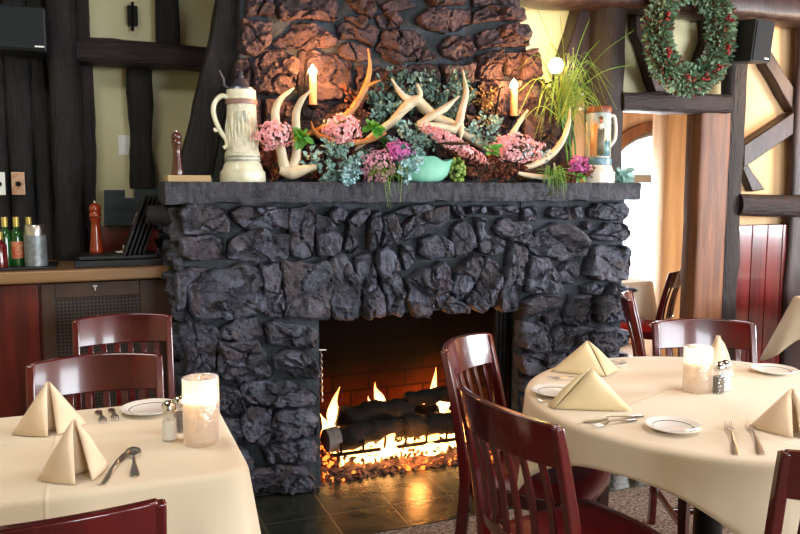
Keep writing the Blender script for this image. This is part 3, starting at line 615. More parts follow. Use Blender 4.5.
log((1.1, 3.68, .24), (1.5, 3.62, .255), .06, 3, 'upper left charred log with a peaked top, across the lower logs', taper=1)
log((1.46, 3.63, .31), (1.83, 3.66, .285), .044, 4, 'upper right charred log, highest of the stack')
log((1.3, 3.74, .18), (1.7, 3.74, .18), .055, 5, 'charred log at the back of the grate, half hidden by flames')
eb = MB()
rnd = random.Random(11)
for i in range(2100):
    x = rnd.uniform(.97, 1.93); y = rnd.uniform(3.4, 3.93); z = .012+max(0, (y-3.42))*.13*rnd.random()+.035*(y > 3.5)
    s_ = rnd.uniform(.008, .019); q = Quaternion(Vector((rnd.random(), rnd.random(), rnd.random())).normalized(), rnd.uniform(0, 3)).to_matrix()
    dist = abs(x-1.42)/.5+abs(y-3.62)/.35
    pr = rnd.random()
    eb.cur = 2 if (y > 3.5 and y < 3.72 and 1.06 < x < 1.84 and pr < .5) else (1 if pr < .16+.25*(y > 3.46) else 0)
    vs = [q @ Vector(v)*s_*rnd.uniform(.7, 1.3) for v in ((1, 0, 0), (-1, 0, 0), (0, 1, 0), (0, -1, 0), (0, 0, 1), (0, 0, -1))]
    eb.add([v+Vector((x, y, z)) for v in vs], [(0, 2, 4), (2, 1, 4), (1, 3, 4), (3, 0, 4), (2, 0, 5), (1, 2, 5), (3, 1, 5), (0, 3, 5)])
eb.cur = 0; eb.add([(.96, 3.39, .0), (1.96, 3.39, .0), (1.9, 3.96, .075), (1.0, 3.96, .075), (1.95, 3.5, .035), (.97, 3.5, .035)], [(0, 1, 4, 5), (5, 4, 2, 3)])
tag(eb.build('ember_bed', [M['cinder'], M['glow'], M['glow2']]), 'bed of glowing embers and cinders on the firebox floor', 'embers', kind='stuff')
def flame(px, py0, py1, wpx, Y, lean=0, seed=0, label='', m='flame'):
    """forked flame whose foot is at pixel row py0 and tip at py1, standing at depth Y"""
    o = MB(); rnd = random.Random(seed)
    for k in range(3):
        sc = (1, .62, .45)[k]; dx = (0, .33, -.36)[k]*wpx*(1 if seed % 2 else -1)
        a = PY(px+dx, py0, Y); t = PY(px+dx*1.5+lean*sc, py0+(py1-py0)*sc, Y); hgt = t.z-a.z; wd = wpx*Y/760*.5*(1, .6, .5)[k]; pts = []; rad = []; n = 18; ph = rnd.uniform(0, 6)
        for i in range(n+1):
            f = i/n; s_ = math.sin(f*6+ph)*.28*wd*(.3+f); pts.append(Vector((a.x+(t.x-a.x)*f**1.4+s_, Y+.012*k+.02*math.sin(f*4+ph), a.z+hgt*f)))
            rad.append(max(.0008, wd*(1+.12*math.sin(f*14+ph))*(math.sin(math.pi*min(1, f*.75+.25))**.8)*(1-f)**.55))
        o.tube(pts, rad, 12)
    ob = o.build('flame', M[m], smooth=80); tag(ob, label, 'flame', 'flames of the log fire'); return ob
flame(335, 440, 386, 22, 3.72, 2, 1, 'small flame tongue at the left end of the logs')
flame(382, 420, 382, 18, 3.75, -5, 2, 'flame tongue rising behind the middle of the logs')
flame(437, 425, 367, 20, 3.78, -5, 3, 'tallest flame tongue above the right end of the logs')
flame(446, 410, 376, 9, 3.84, 5, 4, 'slim flame tongue just right of the tallest flame')
flame(420, 415, 395, 16, 3.86, 0, 6, 'low flame behind the upper right log')
flame(452, 440, 405, 22, 3.62, -8, 5, 'broad flame licking round the right end of the grate')
flame(388, 460, 424, 30, 3.56, 3, 7, 'low bright flame between the two lower logs')
flame(352, 458, 436, 34, 3.6, -2, 8, 'low flame under the lower left log')
flame(428, 456, 428, 36, 3.58, 4, 9, 'low flame under the lower right log')
flame(405, 428, 410, 16, 3.7, 4, 10, 'small flame in the gap between the upper logs')
flame(372, 440, 424, 16, 3.7, 4, 11, 'small flame in the gap between the left logs')
# damper chain & black fire-screen post
dc = empty('damper_chain', PY(321, 352, 3.45), 'thin metal pull chain with a T handle hanging inside the left of the firebox', 'chain')
g = MB(); a = PY(316, 350, 3.45); b = PY(326, 350, 3.45); g.tube([a, b], .003, 6)
g.build('handle', M['steel'], dc)
g = MB(); a = PY(321, 351, 3.45); b = PY(322, 402, 3.45)
for i in range(16):
    c_ = a.lerp(b, (i+.5)/16); g.tube([c_+Vector((0, 0, .007)), c_+Vector((.004*(i % 2), .004*((i+1) % 2), 0)), c_-Vector((0, 0, .007))], .0035, 5)
g.build('links', M['steel'], dc)
g = MB()
for i in range(9):
    x = 1.905+i*.012; g.box2((x, 3.47+.006*(i % 2), .02), (x+.009, 3.49+.006*(i % 2), .86))
tag(g.build('fire_screen_curtain', M['iron']), 'black folded mesh fire curtain at the right side of the firebox opening', 'fire screen')
# ================================================================== TIMBER FRAME
def post(name, px0, px1, py, Y, z0, z1, m, label, cat='post', d=.18, nz=.008, rd=.6, top=None, taper=1):
    a = PY(px0, py, Y-d/2); b = PY(px1, py, Y-d/2); cx = (a.x+b.x)/2
    o = MB(); o.timber((cx, Y, z0), (cx if top is None else top, Y, z1), (b.x-a.x), d, nz=nz, round_=rd, taper=taper)
    return tag(o.build(name, M[m], smooth=55), label, cat)
# left wall: trunk posts
post('timber_post', -22, 8, 150, 4.38, 0, 2.74, 'timber_b', 'black trunk post at the far left edge, behind the bottles')
post('timber_post', 6, 34, 150, 4.38, 0, 2.74, 'timber_b', 'rough dark trunk post behind the copper switch plate')
post('timber_post', 31, 53, 150, 4.4, 0, 2.74, 'timber_b', 'slim grey-brown trunk post behind the grey canister')
post('timber_post', 50, 82, 150, 4.3, 0, 2.74, 'timber_b', 'thickest dark trunk post of the left wall, reddish knot at its middle', d=.26, nz=.014)
post('timber_post', 79, 95, 150, 4.42, 0, 2.74, 'timber', 'thin dark post beside the left edge of the cream plaster', d=.12)
kn = MB(); q = PY(59, 159, 4.16)
post('timber_stud', 130, 154, 120, 4.42, 1.41, 2.05, 'timber_b', 'short upright log stud between the crossbeam and the grey board', 'stud', d=.12, nz=.014)
post('timber_stud', 156, 180, 15, 4.42, 2.16, 2.74, 'timber_b', 'short upright log stud above the left crossbeam', 'stud', d=.12)
a = PY(74, 50, 4.3); b = PY(232, 62, 4.3)
o = MB(); o.timber(a, b, .13, .16, nz=.01, round_=.65); tag(o.build('timber_beam', M['timber_h'], smooth=55), 'round dark log crossbeam on the cream wall left of the chimney', 'beam')
def traced(name, poly, Y, d, m, label, cat, bv=.008):
    o = MB(); q = [PY(x, y, Y) for x, y in poly]; q = smooth_poly(q); o.prism(q, (0, d, 0)); return tag(o.build(name, M[m], bevel=bv, smooth=40), label, cat)
def smooth_poly(q):
    out = []; n = len(q)
    for i in range(n):
        a, b = q[i], q[(i+1) % n]; k = max(1, int((b-a).length/.07))
        for j in range(k):
            p = a.lerp(b, j/k); r_ = .012*noise.noise(p*6); out.append(p+Vector((r_, 0, r_*.5)))
    return out
traced('timber_brace', [(221, -14), (252, -14), (250, 10), (233, 80), (213, 178), (178, 178), (196, 100), (213, 30)], 3.68, .16, 'timber_b', 'big black leaning brace between the cream wall and the chimney', 'brace')
o = MB(); pass
# right side of chimney
post('timber_post', 604, 632, 60, 3.78, 0, 2.74, 'timber', 'tall round dark post rising behind the right end of the mantel', d=.24, nz=.008, rd=.85)
traced('timber_brace', [(586, -12), (575, 28), (568, 49), (565, 66), (560, 95), (556, 125), (560, 160), (572, 150), (578, 100), (585, 80), (592, 62), (600, 36), (612, -12)], 3.8, .12, 'timber_r', 'curved dark brown brace leaning behind the grassy plant', 'brace')
a = PY(625, 101, 3.65); b = PY(733, 103, 3.65); a.y = b.y = 3.73
o = MB(); o.timber(a, b, .115, .16, nz=.008, round_=.4); tag(o.build('timber_beam', M['timber_h'], smooth=55), 'grey-brown lintel beam over the doorway beneath the wreath', 'beam')
a = PY(629, 112, 3.68); b = PY(729, 116, 3.68)
o = MB(); o.box2((a.x, 3.68, 1.93), (b.x, 4.02, 1.95)); tag(o.build('lintel_board', M['board'], bevel=.003), 'pale weathered board under the doorway lintel', 'board')
post('timber_post', 697, 727, 230, 3.78, 0, 1.925, 'jamb', 'squared honey brown door post at the right of the doorway', d=.14, nz=.004, rd=.2)
post('timber_post', 727, 747, 170, 3.8, 0, 2.74, 'timber', 'dark round post right of the honey brown door post', d=.12, rd=.8)
post('timber_post', 794, 818, 170, 3.84, 0, 2.74, 'timber_r', 'dark post at the right edge of the photo', d=.07)
a = PY(590, 0, 3.7); b = PY(830, 14, 3.7)
o = MB(); o.timber((1.95, 3.74, PY(620, 2, 3.7).z+.035), (b.x, 3.74, PY(780, 14, 3.7).z+.05), .19, .24, nz=.008, round_=.45); tag(o.build('timber_beam', M['timber_r'], smooth=55), 'thick dark top beam above the wreath and right plaster', 'beam')
a = PY(744, 205, 3.7); b = PY(840, 207, 3.7); a.y = b.y = 3.78
o = MB(); o.timber(a, b, .15, .16, nz=.005, round_=.8); tag(o.build('timber_beam', M['timber_h'], smooth=55), 'glossy dark log rail above the wine red panelling', 'beam')
traced('timber_brace', [(636, 5), (636, 35), (656, 92), (668, 92), (664, 80), (650, 40), (648, 5)], 3.84, .08, 'timber_r', 'slim dark brace behind the left side of the wreath', 'brace')
traced('timber_brace', [(700, -5), (705, 15), (707, 40), (697, 66), (684, 93), (700, 93), (712, 72), (724, 45), (724, -5)], 3.84, .08, 'timber_r', 'curved dark brace behind the right side of the wreath', 'brace')
traced('timber_brace', [(757, 48), (793, 112), (796, 90), (770, 48)], 3.84, .08, 'timber_r', 'dark brace running down right from the black speaker', 'brace')
traced('timber_brace', [(744, 145), (794, 112), (794, 134), (744, 168)], 3.82, .1, 'timber_r', 'dark brace rising to the right above the log rail', 'brace')
traced('timber_brace', [(742, 166), (747, 162), (765, 190), (752, 192)], 3.86, .06, 'timber_r', 'short dark brace stub just above the log rail', 'brace')
# wainscot
wn = empty('wainscot_panel', (4.3, 3.86, 0), 'wine red glossy board panelling beneath the log rail', 'panelling')
for i in range(7):
    x = 3.9+i*.135
    g = MB(); g.box2((x, 3.84, 0), (x+.131, 3.9, 1.17)); g.build('board', M['redglos'], wn, bevel=.006)
# ---- mantel-left & wall bits
# speakers
sp = empty('loudspeaker', PY(24, 52, 4.0), 'large black loudspeaker mounted on the dark posts at upper left', 'speaker')
a = PY(-6, 3, 4.0); b = PY(47, 52, 4.0)
g = MB(); g.box2((a.x, 4.0, b.z), (b.x, 4.2, a.z)); g.build('cabinet', M['black'], sp, bevel=.01)
g = MB(); g.box2((a.x+.008, 3.985, b.z+.008), (b.x-.008, 4.0, a.z-.008)); gl = g.build('grille', M['grille'], sp, bevel=.006)
g = MB(); q = PY(39.5, 46.5, 3.98); g.box2((q.x-.02, 3.981, q.z-.003), (q.x+.02, 3.986, q.z+.003)); g.build('badge', M['paper'], gl)
sp = empty('loudspeaker', (3.72, 3.62, 2.18), 'black loudspeaker angled under the top beam, right of the wreath', 'speaker')
rz = Matrix.Rotation(R(8), 3, 'Z') @ Matrix.Rotation(R(6), 3, 'X'); sc_ = PY(750, 42, 3.5)
g = MB(); g.box(sc_, (.17, .17, .235), rz); g.build('cabinet', M['black'], sp, bevel=.006)
g = MB(); g.box(sc_+rz @ Vector((0, -.088, 0)), (.155, .008, .22), rz); gl = g.build('grille', M['grille'], sp, bevel=.003)
g = MB(); g.box(sc_+rz @ Vector((.04, -.093, -.095)), (.03, .004, .006), rz); g.build('badge', M['steel'], gl)
g = MB(); g.box(sc_+Vector((.02, .14, .1)), (.04, .16, .04)); g.build('bracket', M['iron'], sp)
# iron bracket on plaster
br = empty('iron_candle_bracket', PY(133, 20, 4.47), 'small rusty iron fitting on the cream plaster above the left crossbeam', 'bracket')
g = MB(); a = PY(127, 6, 4.47); b = PY(138, 26, 4.47); g.box2((a.x, 4.44, b.z), (b.x, 4.5, a.z)); g.build('plate', M['iron'], br, bevel=.006)
g = MB(); q = PY(132.5, 2, 4.44); q2 = PY(132.5, 31, 4.44); g.tube([q, q2], .008, 8); g.build('rod', M['iron'], br)
# note
g = MB(); a = PY(118, 135, 4.49); b = PY(131, 155, 4.49); g.box2((a.x, 4.495, b.z), (b.x, 4.5, a.z)); tag(g.build('paper_note', M['paper']), 'small white paper note fixed on the cream wall', 'note')
# switch plates
for px, lab, mm in ((-1, 'white wall plate with a round control at the left edge', 'paper'), (18.5, 'copper coloured wall plate with a round black control knob', 'brass')):
    e = empty('switch_plate', PY(px, 194, 4.27), lab, 'wall plate')
    a = PY(px-7.5, 172, 4.27); b = PY(px+7, 195, 4.27)
    g = MB(); g.box2((a.x, 4.262, b.z), (b.x, 4.275, a.z)); g.build('plate', M[mm], e, bevel=.003)
    g = MB(); q = PY(px, 184, 4.262); g.tube([q, q-Vector((0, .012, 0))], .013, 14); g.build('knob', M['hole'], e)
    for yy in (176, 191):
        g = MB(); q = PY(px, yy, 4.262); g.tube([q, q-Vector((0, .003, 0))], .0035, 8); g.build('screw', M['steel'], e)
# grey stepped board and red panel behind counter
o = MB(); q = [PY(x, y, 4.36) for x, y in ((104, 190), (125, 190), (125, 198), (135, 198), (135, 189), (160, 189), (165, 225), (104, 226))]
o.prism(q, (0, .03, 0)); tag(o.build('notched_board', M['bluebd'], bevel=.003), 'blue-grey board with a notch in its top edge, on the wall above the counter', 'board')
o = MB(); a = PY(100, 226, 4.42); o.box2((.0, 4.4, .3), (.33, 4.47, a.z)); tag(o.build('wall_panel', M['red'], bevel=.003), 'red brown wooden panel under the blue-grey notched board', 'panel')
# ================================================================== COUNTER
CF = 3.76; CZ = 1.047
ct = empty('counter_cabinet', (-.6, 4.1, 0), 'red and brown wooden counter cabinet with a pierced grille, left of the fireplace', 'cabinet')
g = MB(); g.box2((-2.0, CF+.02, 0), (.31, 4.28, .985)); g.build('body', M['red'], ct)
for i in range(6):
    x1_ = -.275-i*.3; g = MB(); g.box2((x1_-.296, CF, .03), (x1_, CF+.02, .985)); g.build('front_panel', M['red'], ct, bevel=.004)
gf = MB(); g0 = -.262; g1 = .3
gf.box2((g0, CF-.01, 0), (-.205, CF+.02, .985)); gf.box2((.16, CF-.01, 0), (g1, CF+.02, .985)); gf.box2((-.205, CF-.01, .915), (.16, CF+.02, .985)); gf.box2((-.205, CF-.01, 0), (.16, CF+.02, .1))
gfo = gf.build('grille_frame', M['cframe'], ct, bevel=.004)
g = MB(); g.box2((-.205, CF, .1), (.16, CF+.01, .915)); g.build('pierced_panel', M['mesh'], gfo)
g = MB(); q = PY(95, 286, CF-.015); g.box((q.x, CF-.016, q.z), (.02, .012, .008)); g.box((q.x, CF-.02, q.z-.01), (.006, .012, .02)); g.build('latch', M['steel'], gfo)
g = MB(); g.box2((-2.0, CF-.04, .992), (.315, 4.29, CZ)); tag(g.build('worktop', M['ctop'], bevel=.008), 'long tan varnished worktop on the cabinet at the left', 'worktop')
def lz(px, py, zz): q = PZ(px, py, zz); return Vector((q.x, q.y, zz))
# tray & small items
g = MB(); g.box2((-.12, 3.8, CZ), (.27, 4.12, CZ+.03)); g.box2((-.1, 3.82, CZ+.032), (.25, 4.1, CZ+.05)); tag(g.build('menu_stack', M['black'], bevel=.004), 'flat black stack of menu folders lying on the worktop', 'menus')
def pepper_mill(loc, s, m, label, hgt):
    e = empty('pepper_mill', loc, label, 'pepper mill')
    pr = [(0, 0), (.029, 0), (.03, .01), (.026, .04), (.022, .08), (.019, .11), (.019, .13), (.024, .15), (.025, .155)]
    g = MB(); g.lathe([(r*s, z*s) for r, z in pr]+[(0, .156*s)], loc); g.build('body', M[m], e, smooth=50)
    g = MB(); g.lathe([(r*s, z*s) for r, z in ((0, .156), (.024, .158), (.026, .168), (.021, .178), (.025, .186), (.026, .198), (.02, .21), (.01, .217), (0, .218))], loc); hd = g.build('head', M[m], e, smooth=50)
    g = MB(); g.lathe([(r*s, z*s) for r, z in ((0, .216), (.006, .218), (.006, .226), (.003, .23), (0, .231))], loc, 12); g.build('knob', M['steel'], hd, smooth=50)
pm = lz(97, 258, CZ+.052); pm.y = 4.05; pm = PY(97, 258, 4.05); pm.z = CZ+.0505
pepper_mill(pm, 1.12, 'mill', 'orange-red turned pepper mill standing on the counter', 0)
q = PY(124, 256, 3.95); q.z = CZ+.0505
e = empty('white_saucer', q, 'little white saucer on the black folders beside the orange-red pepper mill', 'saucer')
g = MB(); g.lathe([(0, .002), (.03, .0), (.04, .006), (.04, .009), (.03, .004), (0, .005)], q); g.build('dish', M['china'], e, smooth=60)
g = MB(); g.tube([q+Vector((0, 0, .005)), q+Vector((0, 0, .04))], .004, 8); g.build('spindle', M['steel'], e)
# leaning menus in rack
for i in range(5):
    g = MB(); a = Vector((.1+.022*i, 3.9+.02*i, CZ+.052)); rm = Matrix.Rotation(R(20), 3, 'Y')
    c_ = a+rm @ Vector((0, 0, .125)); g.box(c_+rm @ Vector((0, 0, .025)), (.012, .2, .3), rm)
    mo = g.build('menu', M['black'], bevel=.002)
    tag(mo, ['leftmost black menu folder leaning by the fireplace, with an emblem on its cover', 'second leaning black menu folder from the left', 'middle leaning black menu folder', 'fourth leaning black menu folder from the left', 'rightmost leaning black menu folder, nearest the stones'][i], 'menu', 'black menus leaning beside the fireplace')
    if i == 0:
        g = MB(); g.box(a+rm @ Vector((-.007, -.03, .2)), (.002, .05, .02), rm); g.box(a+rm @ Vector((-.007, -.03, .165)), (.002, .03, .03), rm); g.build('emblem', M['card'], mo)
# bottles
def bottle(px, pyb, ptop, Y, mats, label, r=.026):
    a = PY(px, pyb, Y); t = PY(px, ptop, Y); hh = t.z-CZ; a = Vector((a.x, Y, CZ+.012)); hh -= .012
    e = empty('sauce_bottle', a, label, 'bottle', 'bottles on the tray at the left of the counter')
    g = MB(); g.lathe([(0, 0), (r, 0), (r, hh*.6), (r*.85, hh*.68), (r*.42, hh*.76), (r*.4, hh*.9), (0, hh*.9)], a); g.build('glass_body', M[mats[0]], e, smooth=40)
    g = MB(); g.lathe([(r*.5, hh*.8), (r*.52, hh*.8), (r*.52, hh), (0, hh)], a, 16); g.build('cap', M['cap'], e, smooth=40)
    if mats[1]: g = MB(); g.lathe([(r*1.01, hh*.15), (r*1.02, hh*.15), (r*1.02, hh*.5), (r*1.01, hh*.5)], a); g.build('label_band', M[mats[1]], e, smooth=40)
bottle(7, 270, 217, 3.92, ('bottle', None), 'dark green bottle with a brass cap at the left of the tray')
bottle(18.5, 270, 217, 3.92, ('bottle', 'label'), 'green bottle with a red label and brass cap')
bottle(31, 268, 217, 4.02, ('oil', None), 'olive coloured bottle behind the grey canister')
bottle(1, 271, 232, 3.84, ('ketch', None), 'squat dark red sauce bottle at the left edge', .03)
g = MB(); g.box2((-.6, 3.79, CZ), (-.2, 4.08, CZ+.011)); tag(g.build('serving_tray', M['black'], bevel=.004), 'black tray under the bottles on the worktop', 'tray')
q = Vector((PY(37, 270, 3.88).x, 3.88, CZ+.0115))
e = empty('cheese_shaker', q, 'grey embossed cylindrical canister beside the bottles', 'canister')
g = MB(); g.lathe([(0, 0), (.048, 0), (.047, .14), (.045, .142), (0, .142)], q); g.build('body', M['canist'], e, smooth=40)
g = MB(); g.lathe([(0, .142), (.044, .142), (.042, .185), (.04, .188), (0, .188)], q); g.build('lid', M['steel'], e, smooth=40)
# cardboard + dark mill on left end of mantel
g = MB(); a = PY(166, 180, 3.45); b = PY(208, 174, 3.45); g.box2((a.x, 3.36, MZ), (b.x, 3.6, MZ+.028)); tag(g.build('cardboard_box_lid', M['card'], bevel=.002), 'flat tan box lid at the left end of the mantel', 'box lid')
q = Vector((PY(178, 173, 3.45).x, 3.47, MZ+.0285)); pepper_mill(q, .86, 'milld', 'small dark brown pepper mill at the left end of the mantel', 0)
# dark timber corbel below left mantel end
g = MB(); g.timber((.19, 3.5, 1.3), (.33, 3.5, 1.29), .09, .16, nz=.01, round_=.7); tag(g.build('timber_corbel', M['timber_b'], smooth=55), 'rounded dark log stub under the left end of the mantel', 'log stub')
# ================================================================== MANTEL DECOR
def antler(parts, Y, m, label, group='shed antlers in the mantel arrangement'):
    o = MB()
    for pts, rads in parts:
        P = []
        for p in pts:
            dy = p[2] if len(p) > 2 else 0
            P.append(PY(p[0], p[1], Y+dy))
        P = smoothline(P, 5); n = len(P); rr_ = []
        for i in range(n):
            f = i/(n-1)*(len(rads)-1); k = min(int(f), len(rads)-2); rr_.append((rads[k]+(rads[k+1]-rads[k])*(f-k))*3.25/760)
        o.tube(P, rr_, 12, nz=.0035, nsc=24)
    return tag(o.build('antler', M[m], smooth=70, recalc=False), label, 'antler', group)
antler([([(286, 170, .0), (283, 160), (279, 140), (275, 118), (279, 101, .02), (294, 88, .05)], [6, 5.4, 5, 4.6, 3.6, 1]),
        ([(292, 170), (296, 156), (297, 138), (296, 116), (301, 101, -.02), (311, 90, -.03)], [6, 5.2, 4.8, 4.4, 3.2, .8]),
        ([(281, 170), (292, 173, -.02), (303, 170, -.03), (316, 167, -.03)], [5.5, 7, 5, 2.5])], 3.42, 'antler', 'pale antler with two upright curved tines, beside the left stein')
antler([([(306, 134, .03), (322, 129), (339, 121), (354, 107), (365, 88), (370, 68), (368, 48, -.02)], [3.5, 3.8, 4, 4, 3.6, 2.6, .7]), ([(366, 87), (374, 83, -.03), (381, 80, -.04)], [2.4, 1.8, .6])],
       3.5, 'antler_b', 'orange-brown antler curving up to a tall point over the left candle light')
antler([([(311, 121), (315, 132), (326, 139), (348, 143), (370, 140), (386, 133)], [.7, 2.2, 3, 3.2, 3, 2])], 3.44, 'antler_b', 'thin brown antler hooked upward at its left tip, above the left eucalyptus')
antler([([(355, 150, .04), (375, 134), (392, 122), (405, 108), (416, 101), (428, 112), (441, 120), (456, 127), (470, 137), (485, 147), (500, 154)], [2, 4, 4.6, 5.5, 7, 6.2, 5.6, 5.6, 5.6, 5.2, 3.5]),
        ([(414, 101), (405, 97), (398, 90), (392, 79, -.03)], [5, 4, 3, .7]), ([(415, 104), (420, 94), (417, 84, -.03)], [4.5, 3.4, 1.6]), ([(413, 101), (404, 109, -.03), (397, 113, -.05)], [4, 2.6, .8])],
       3.48, 'antler', 'large white forked antler at the centre of the arrangement')
antler([([(454, 130), (459, 122), (462, 110), (466, 92), (463, 70, -.03)], [5.2, 4.8, 4.2, 3.2, .7]), ([(461, 124), (461, 134, -.03), (460, 143, -.04)], [3.5, 2.4, .8]), ([(418, 124, -.05), (430, 117, -.06), (445, 108, -.07), (459, 96, -.08)], [3.2, 4.4, 4, .8]), ([(418, 124, -.05), (438, 126, -.02), (455, 130)], [3, 4, 5])],
       3.42, 'antler', 'white antler with one tall straight point at the middle right of the arrangement')
antler([([(528, 110, -.02), (521, 120), (514, 131), (506, 143), (495, 152)], [1, 2.8, 3.3, 3.3, 3])], 3.44, 'antler', 'short antler point rising before the right candle light')
antler([([(524, 168), (538, 163), (552, 154), (563, 140), (569, 122), (570, 108)], [3, 4, 4.2, 3.6, 2.6, .8])], 3.42, 'antler', 'curved antler sweeping up to the right beside the painted stein')
antler([([(518, 173), (532, 176), (546, 177), (555, 174), (554, 163)], [2, 3.2, 3, 2.2, .8])], 3.36, 'antler', 'small antler lying flat on the front edge of the mantel at right', )
# ---- foliage
def rv(rnd): 
    while True:
        v = Vector((rnd.uniform(-1, 1), rnd.uniform(-1, 1), rnd.uniform(-1, 1)))
        if .05 < v.length < 1: return v
def spray(name, px0, py0, px1, py1, Y, dep, n, ls, m, label, cat, seed=0, group=None, wide=.8, shape=None):
    """bunch of leafy sprigs filling an ellipsoid seen between the given pixels at depth Y"""
    rnd = random.Random(seed); a = PY(px0, py1, Y); b = PY(px1, py0, Y); c = (a+b)/2; rx = (b.x-a.x)/2; rz_ = (b.z-a.z)/2
    o = MB(); root = Vector((c.x, Y+dep*.4, a.z+rz_*.35)); nsp = max(5, n//16)
    for i in range(nsp):
        d = rv(rnd).normalized(); d.y = -abs(d.y)*.7+.15
        tip = Vector((c.x+d.x*rx, Y+d.y*dep, c.z+d.z*rz_)); mid = root.lerp(tip, .5)+Vector((0, 0, .02))
        pts = smoothline([root, mid, tip], 5); o.cur = 1; o.tube(pts, .0016, 4); o.cur = 0
        for k in range(n//nsp):
            f = rnd.uniform(.3, 1.02)**.7; j = min(len(pts)-1, int(f*(len(pts)-1))); p = pts[j]+rv(rnd)*.018
            ld = (rv(rnd)+(tip-root).normalized()*.6).normalized(); p.z = max(p.z, MZ+.004) if p.y > 3.28 else p.z
            o.leaf(p, ld, rv(rnd)+Vector((0, -.8, .5)), ls*rnd.uniform(.7, 1.25), ls*wide*rnd.uniform(.7, 1.2))
    ob = o.build(name, [M[m], M['stem']]); return tag(ob, label, cat, group)
EG = 'eucalyptus sprigs of the mantel arrangement'
spray('eucalyptus_sprig', 306, 138, 364, 188, 3.4, .09, 420, .026, 'euc', 'blue-green eucalyptus bunch at the left of the arrangement, beside the pale upright antler', 'foliage', 1, EG)
spray('eucalyptus_sprig', 383, 120, 438, 160, 3.4, .07, 380, .024, 'euc', 'eucalyptus bunch in the middle, above the green bowl', 'foliage', 2, EG)
spray('eucalyptus_sprig', 398, 148, 422, 182, 3.27, .03, 130, .022, 'euc_p', 'pale blue eucalyptus sprig hanging over the rim of the green bowl', 'foliage', 3, EG)
spray('eucalyptus_sprig', 362, 64, 420, 125, 3.53, .05, 420, .028, 'euc_d', 'dark upper eucalyptus bunch just right of the tall orange-brown antler point', 'foliage', 4, EG)
spray('eucalyptus_sprig', 408, 62, 476, 122, 3.53, .05, 460, .028, 'euc_d', 'dark upper eucalyptus bunch behind the white antlers', 'foliage', 5, EG)
spray('eucalyptus_sprig', 466, 112, 502, 148, 3.46, .05, 200, .024, 'euc', 'small eucalyptus sprig between the tall white antler and the right candle light', 'foliage', 6, EG)
spray('eucalyptus_sprig', 518, 140, 552, 166, 3.42, .05, 140, .022, 'euc_p', 'small pale eucalyptus sprig right of the rightmost long pink bloom', 'foliage', 7, EG)
spray('eucalyptus_sprig', 340, 165, 366, 192, 3.3, .04, 160, .02, 'euc_p', 'pale eucalyptus tip drooping over the mantel edge at left', 'foliage', 8, EG)
spray('dried_foliage', 340, 80, 372, 128, 3.52, .05, 200, .02, 'brownd', 'reddish brown dried foliage behind the orange-brown antler', 'dried foliage', 9)
spray('dried_foliage', 468, 84, 502, 130, 3.54, .04, 260, .017, 'goldd', 'golden dried foliage lit by the right candle light', 'dried foliage', 10)
spray('dried_foliage', 466, 152, 530, 184, 3.42, .06, 420, .02, 'brownd', 'brown dried bloom cluster on the mantel right of the green berries', 'dried foliage', 12)
spray('dried_foliage', 556, 158, 598, 184, 3.42, .06, 260, .019, 'brownd', 'reddish brown dried bloom cluster left of the painted stein', 'dried foliage', 13)
spray('dried_foliage', 260, 142, 282, 182, 3.5, .05, 260, .019, 'brownd', 'brown dried bloom between the left stein and the pale antler', 'dried foliage', 14)
spray('leafy_sprig', 376, 128, 396, 182, 3.5, .04, 140, .02, 'leaf', 'mixed small leaves filling behind the green bowl at left', 'foliage', 15)
spray('eucalyptus_sprig', 318, 118, 352, 152, 3.5, .05, 200, .022, 'euc_d', 'dull eucalyptus sprig behind the round pink bloom', 'foliage', 31, EG)
spray('eucalyptus_sprig', 372, 100, 410, 132, 3.52, .04, 200, .022, 'euc', 'eucalyptus sprig just left of the central white forked antler', 'foliage', 32, EG)
spray('eucalyptus_sprig', 428, 100, 468, 140, 3.52, .04, 240, .022, 'euc_d', 'dull eucalyptus sprig behind the tall straight antler point', 'foliage', 33, EG)
spray('dried_foliage', 440, 136, 500, 172, 3.5, .05, 260, .018, 'brownd', 'brown dried leaves behind the long slanting pink bloom', 'dried foliage', 34)
spray('dried_foliage', 290, 150, 330, 182, 3.52, .04, 200, .018, 'brownd', 'brown dried leaves behind the foot of the pale upright antler', 'dried foliage', 35)
spray('dried_foliage', 520, 120, 556, 160, 3.54, .04, 160, .018, 'stem', 'dark dry twigs behind the right candle light', 'dried foliage', 36)
spray('eucalyptus_sprig', 350, 150, 384, 184, 3.46, .05, 220, .02, 'euc_d', 'dull eucalyptus sprig behind the lilac pink bloom', 'foliage', 37, EG)
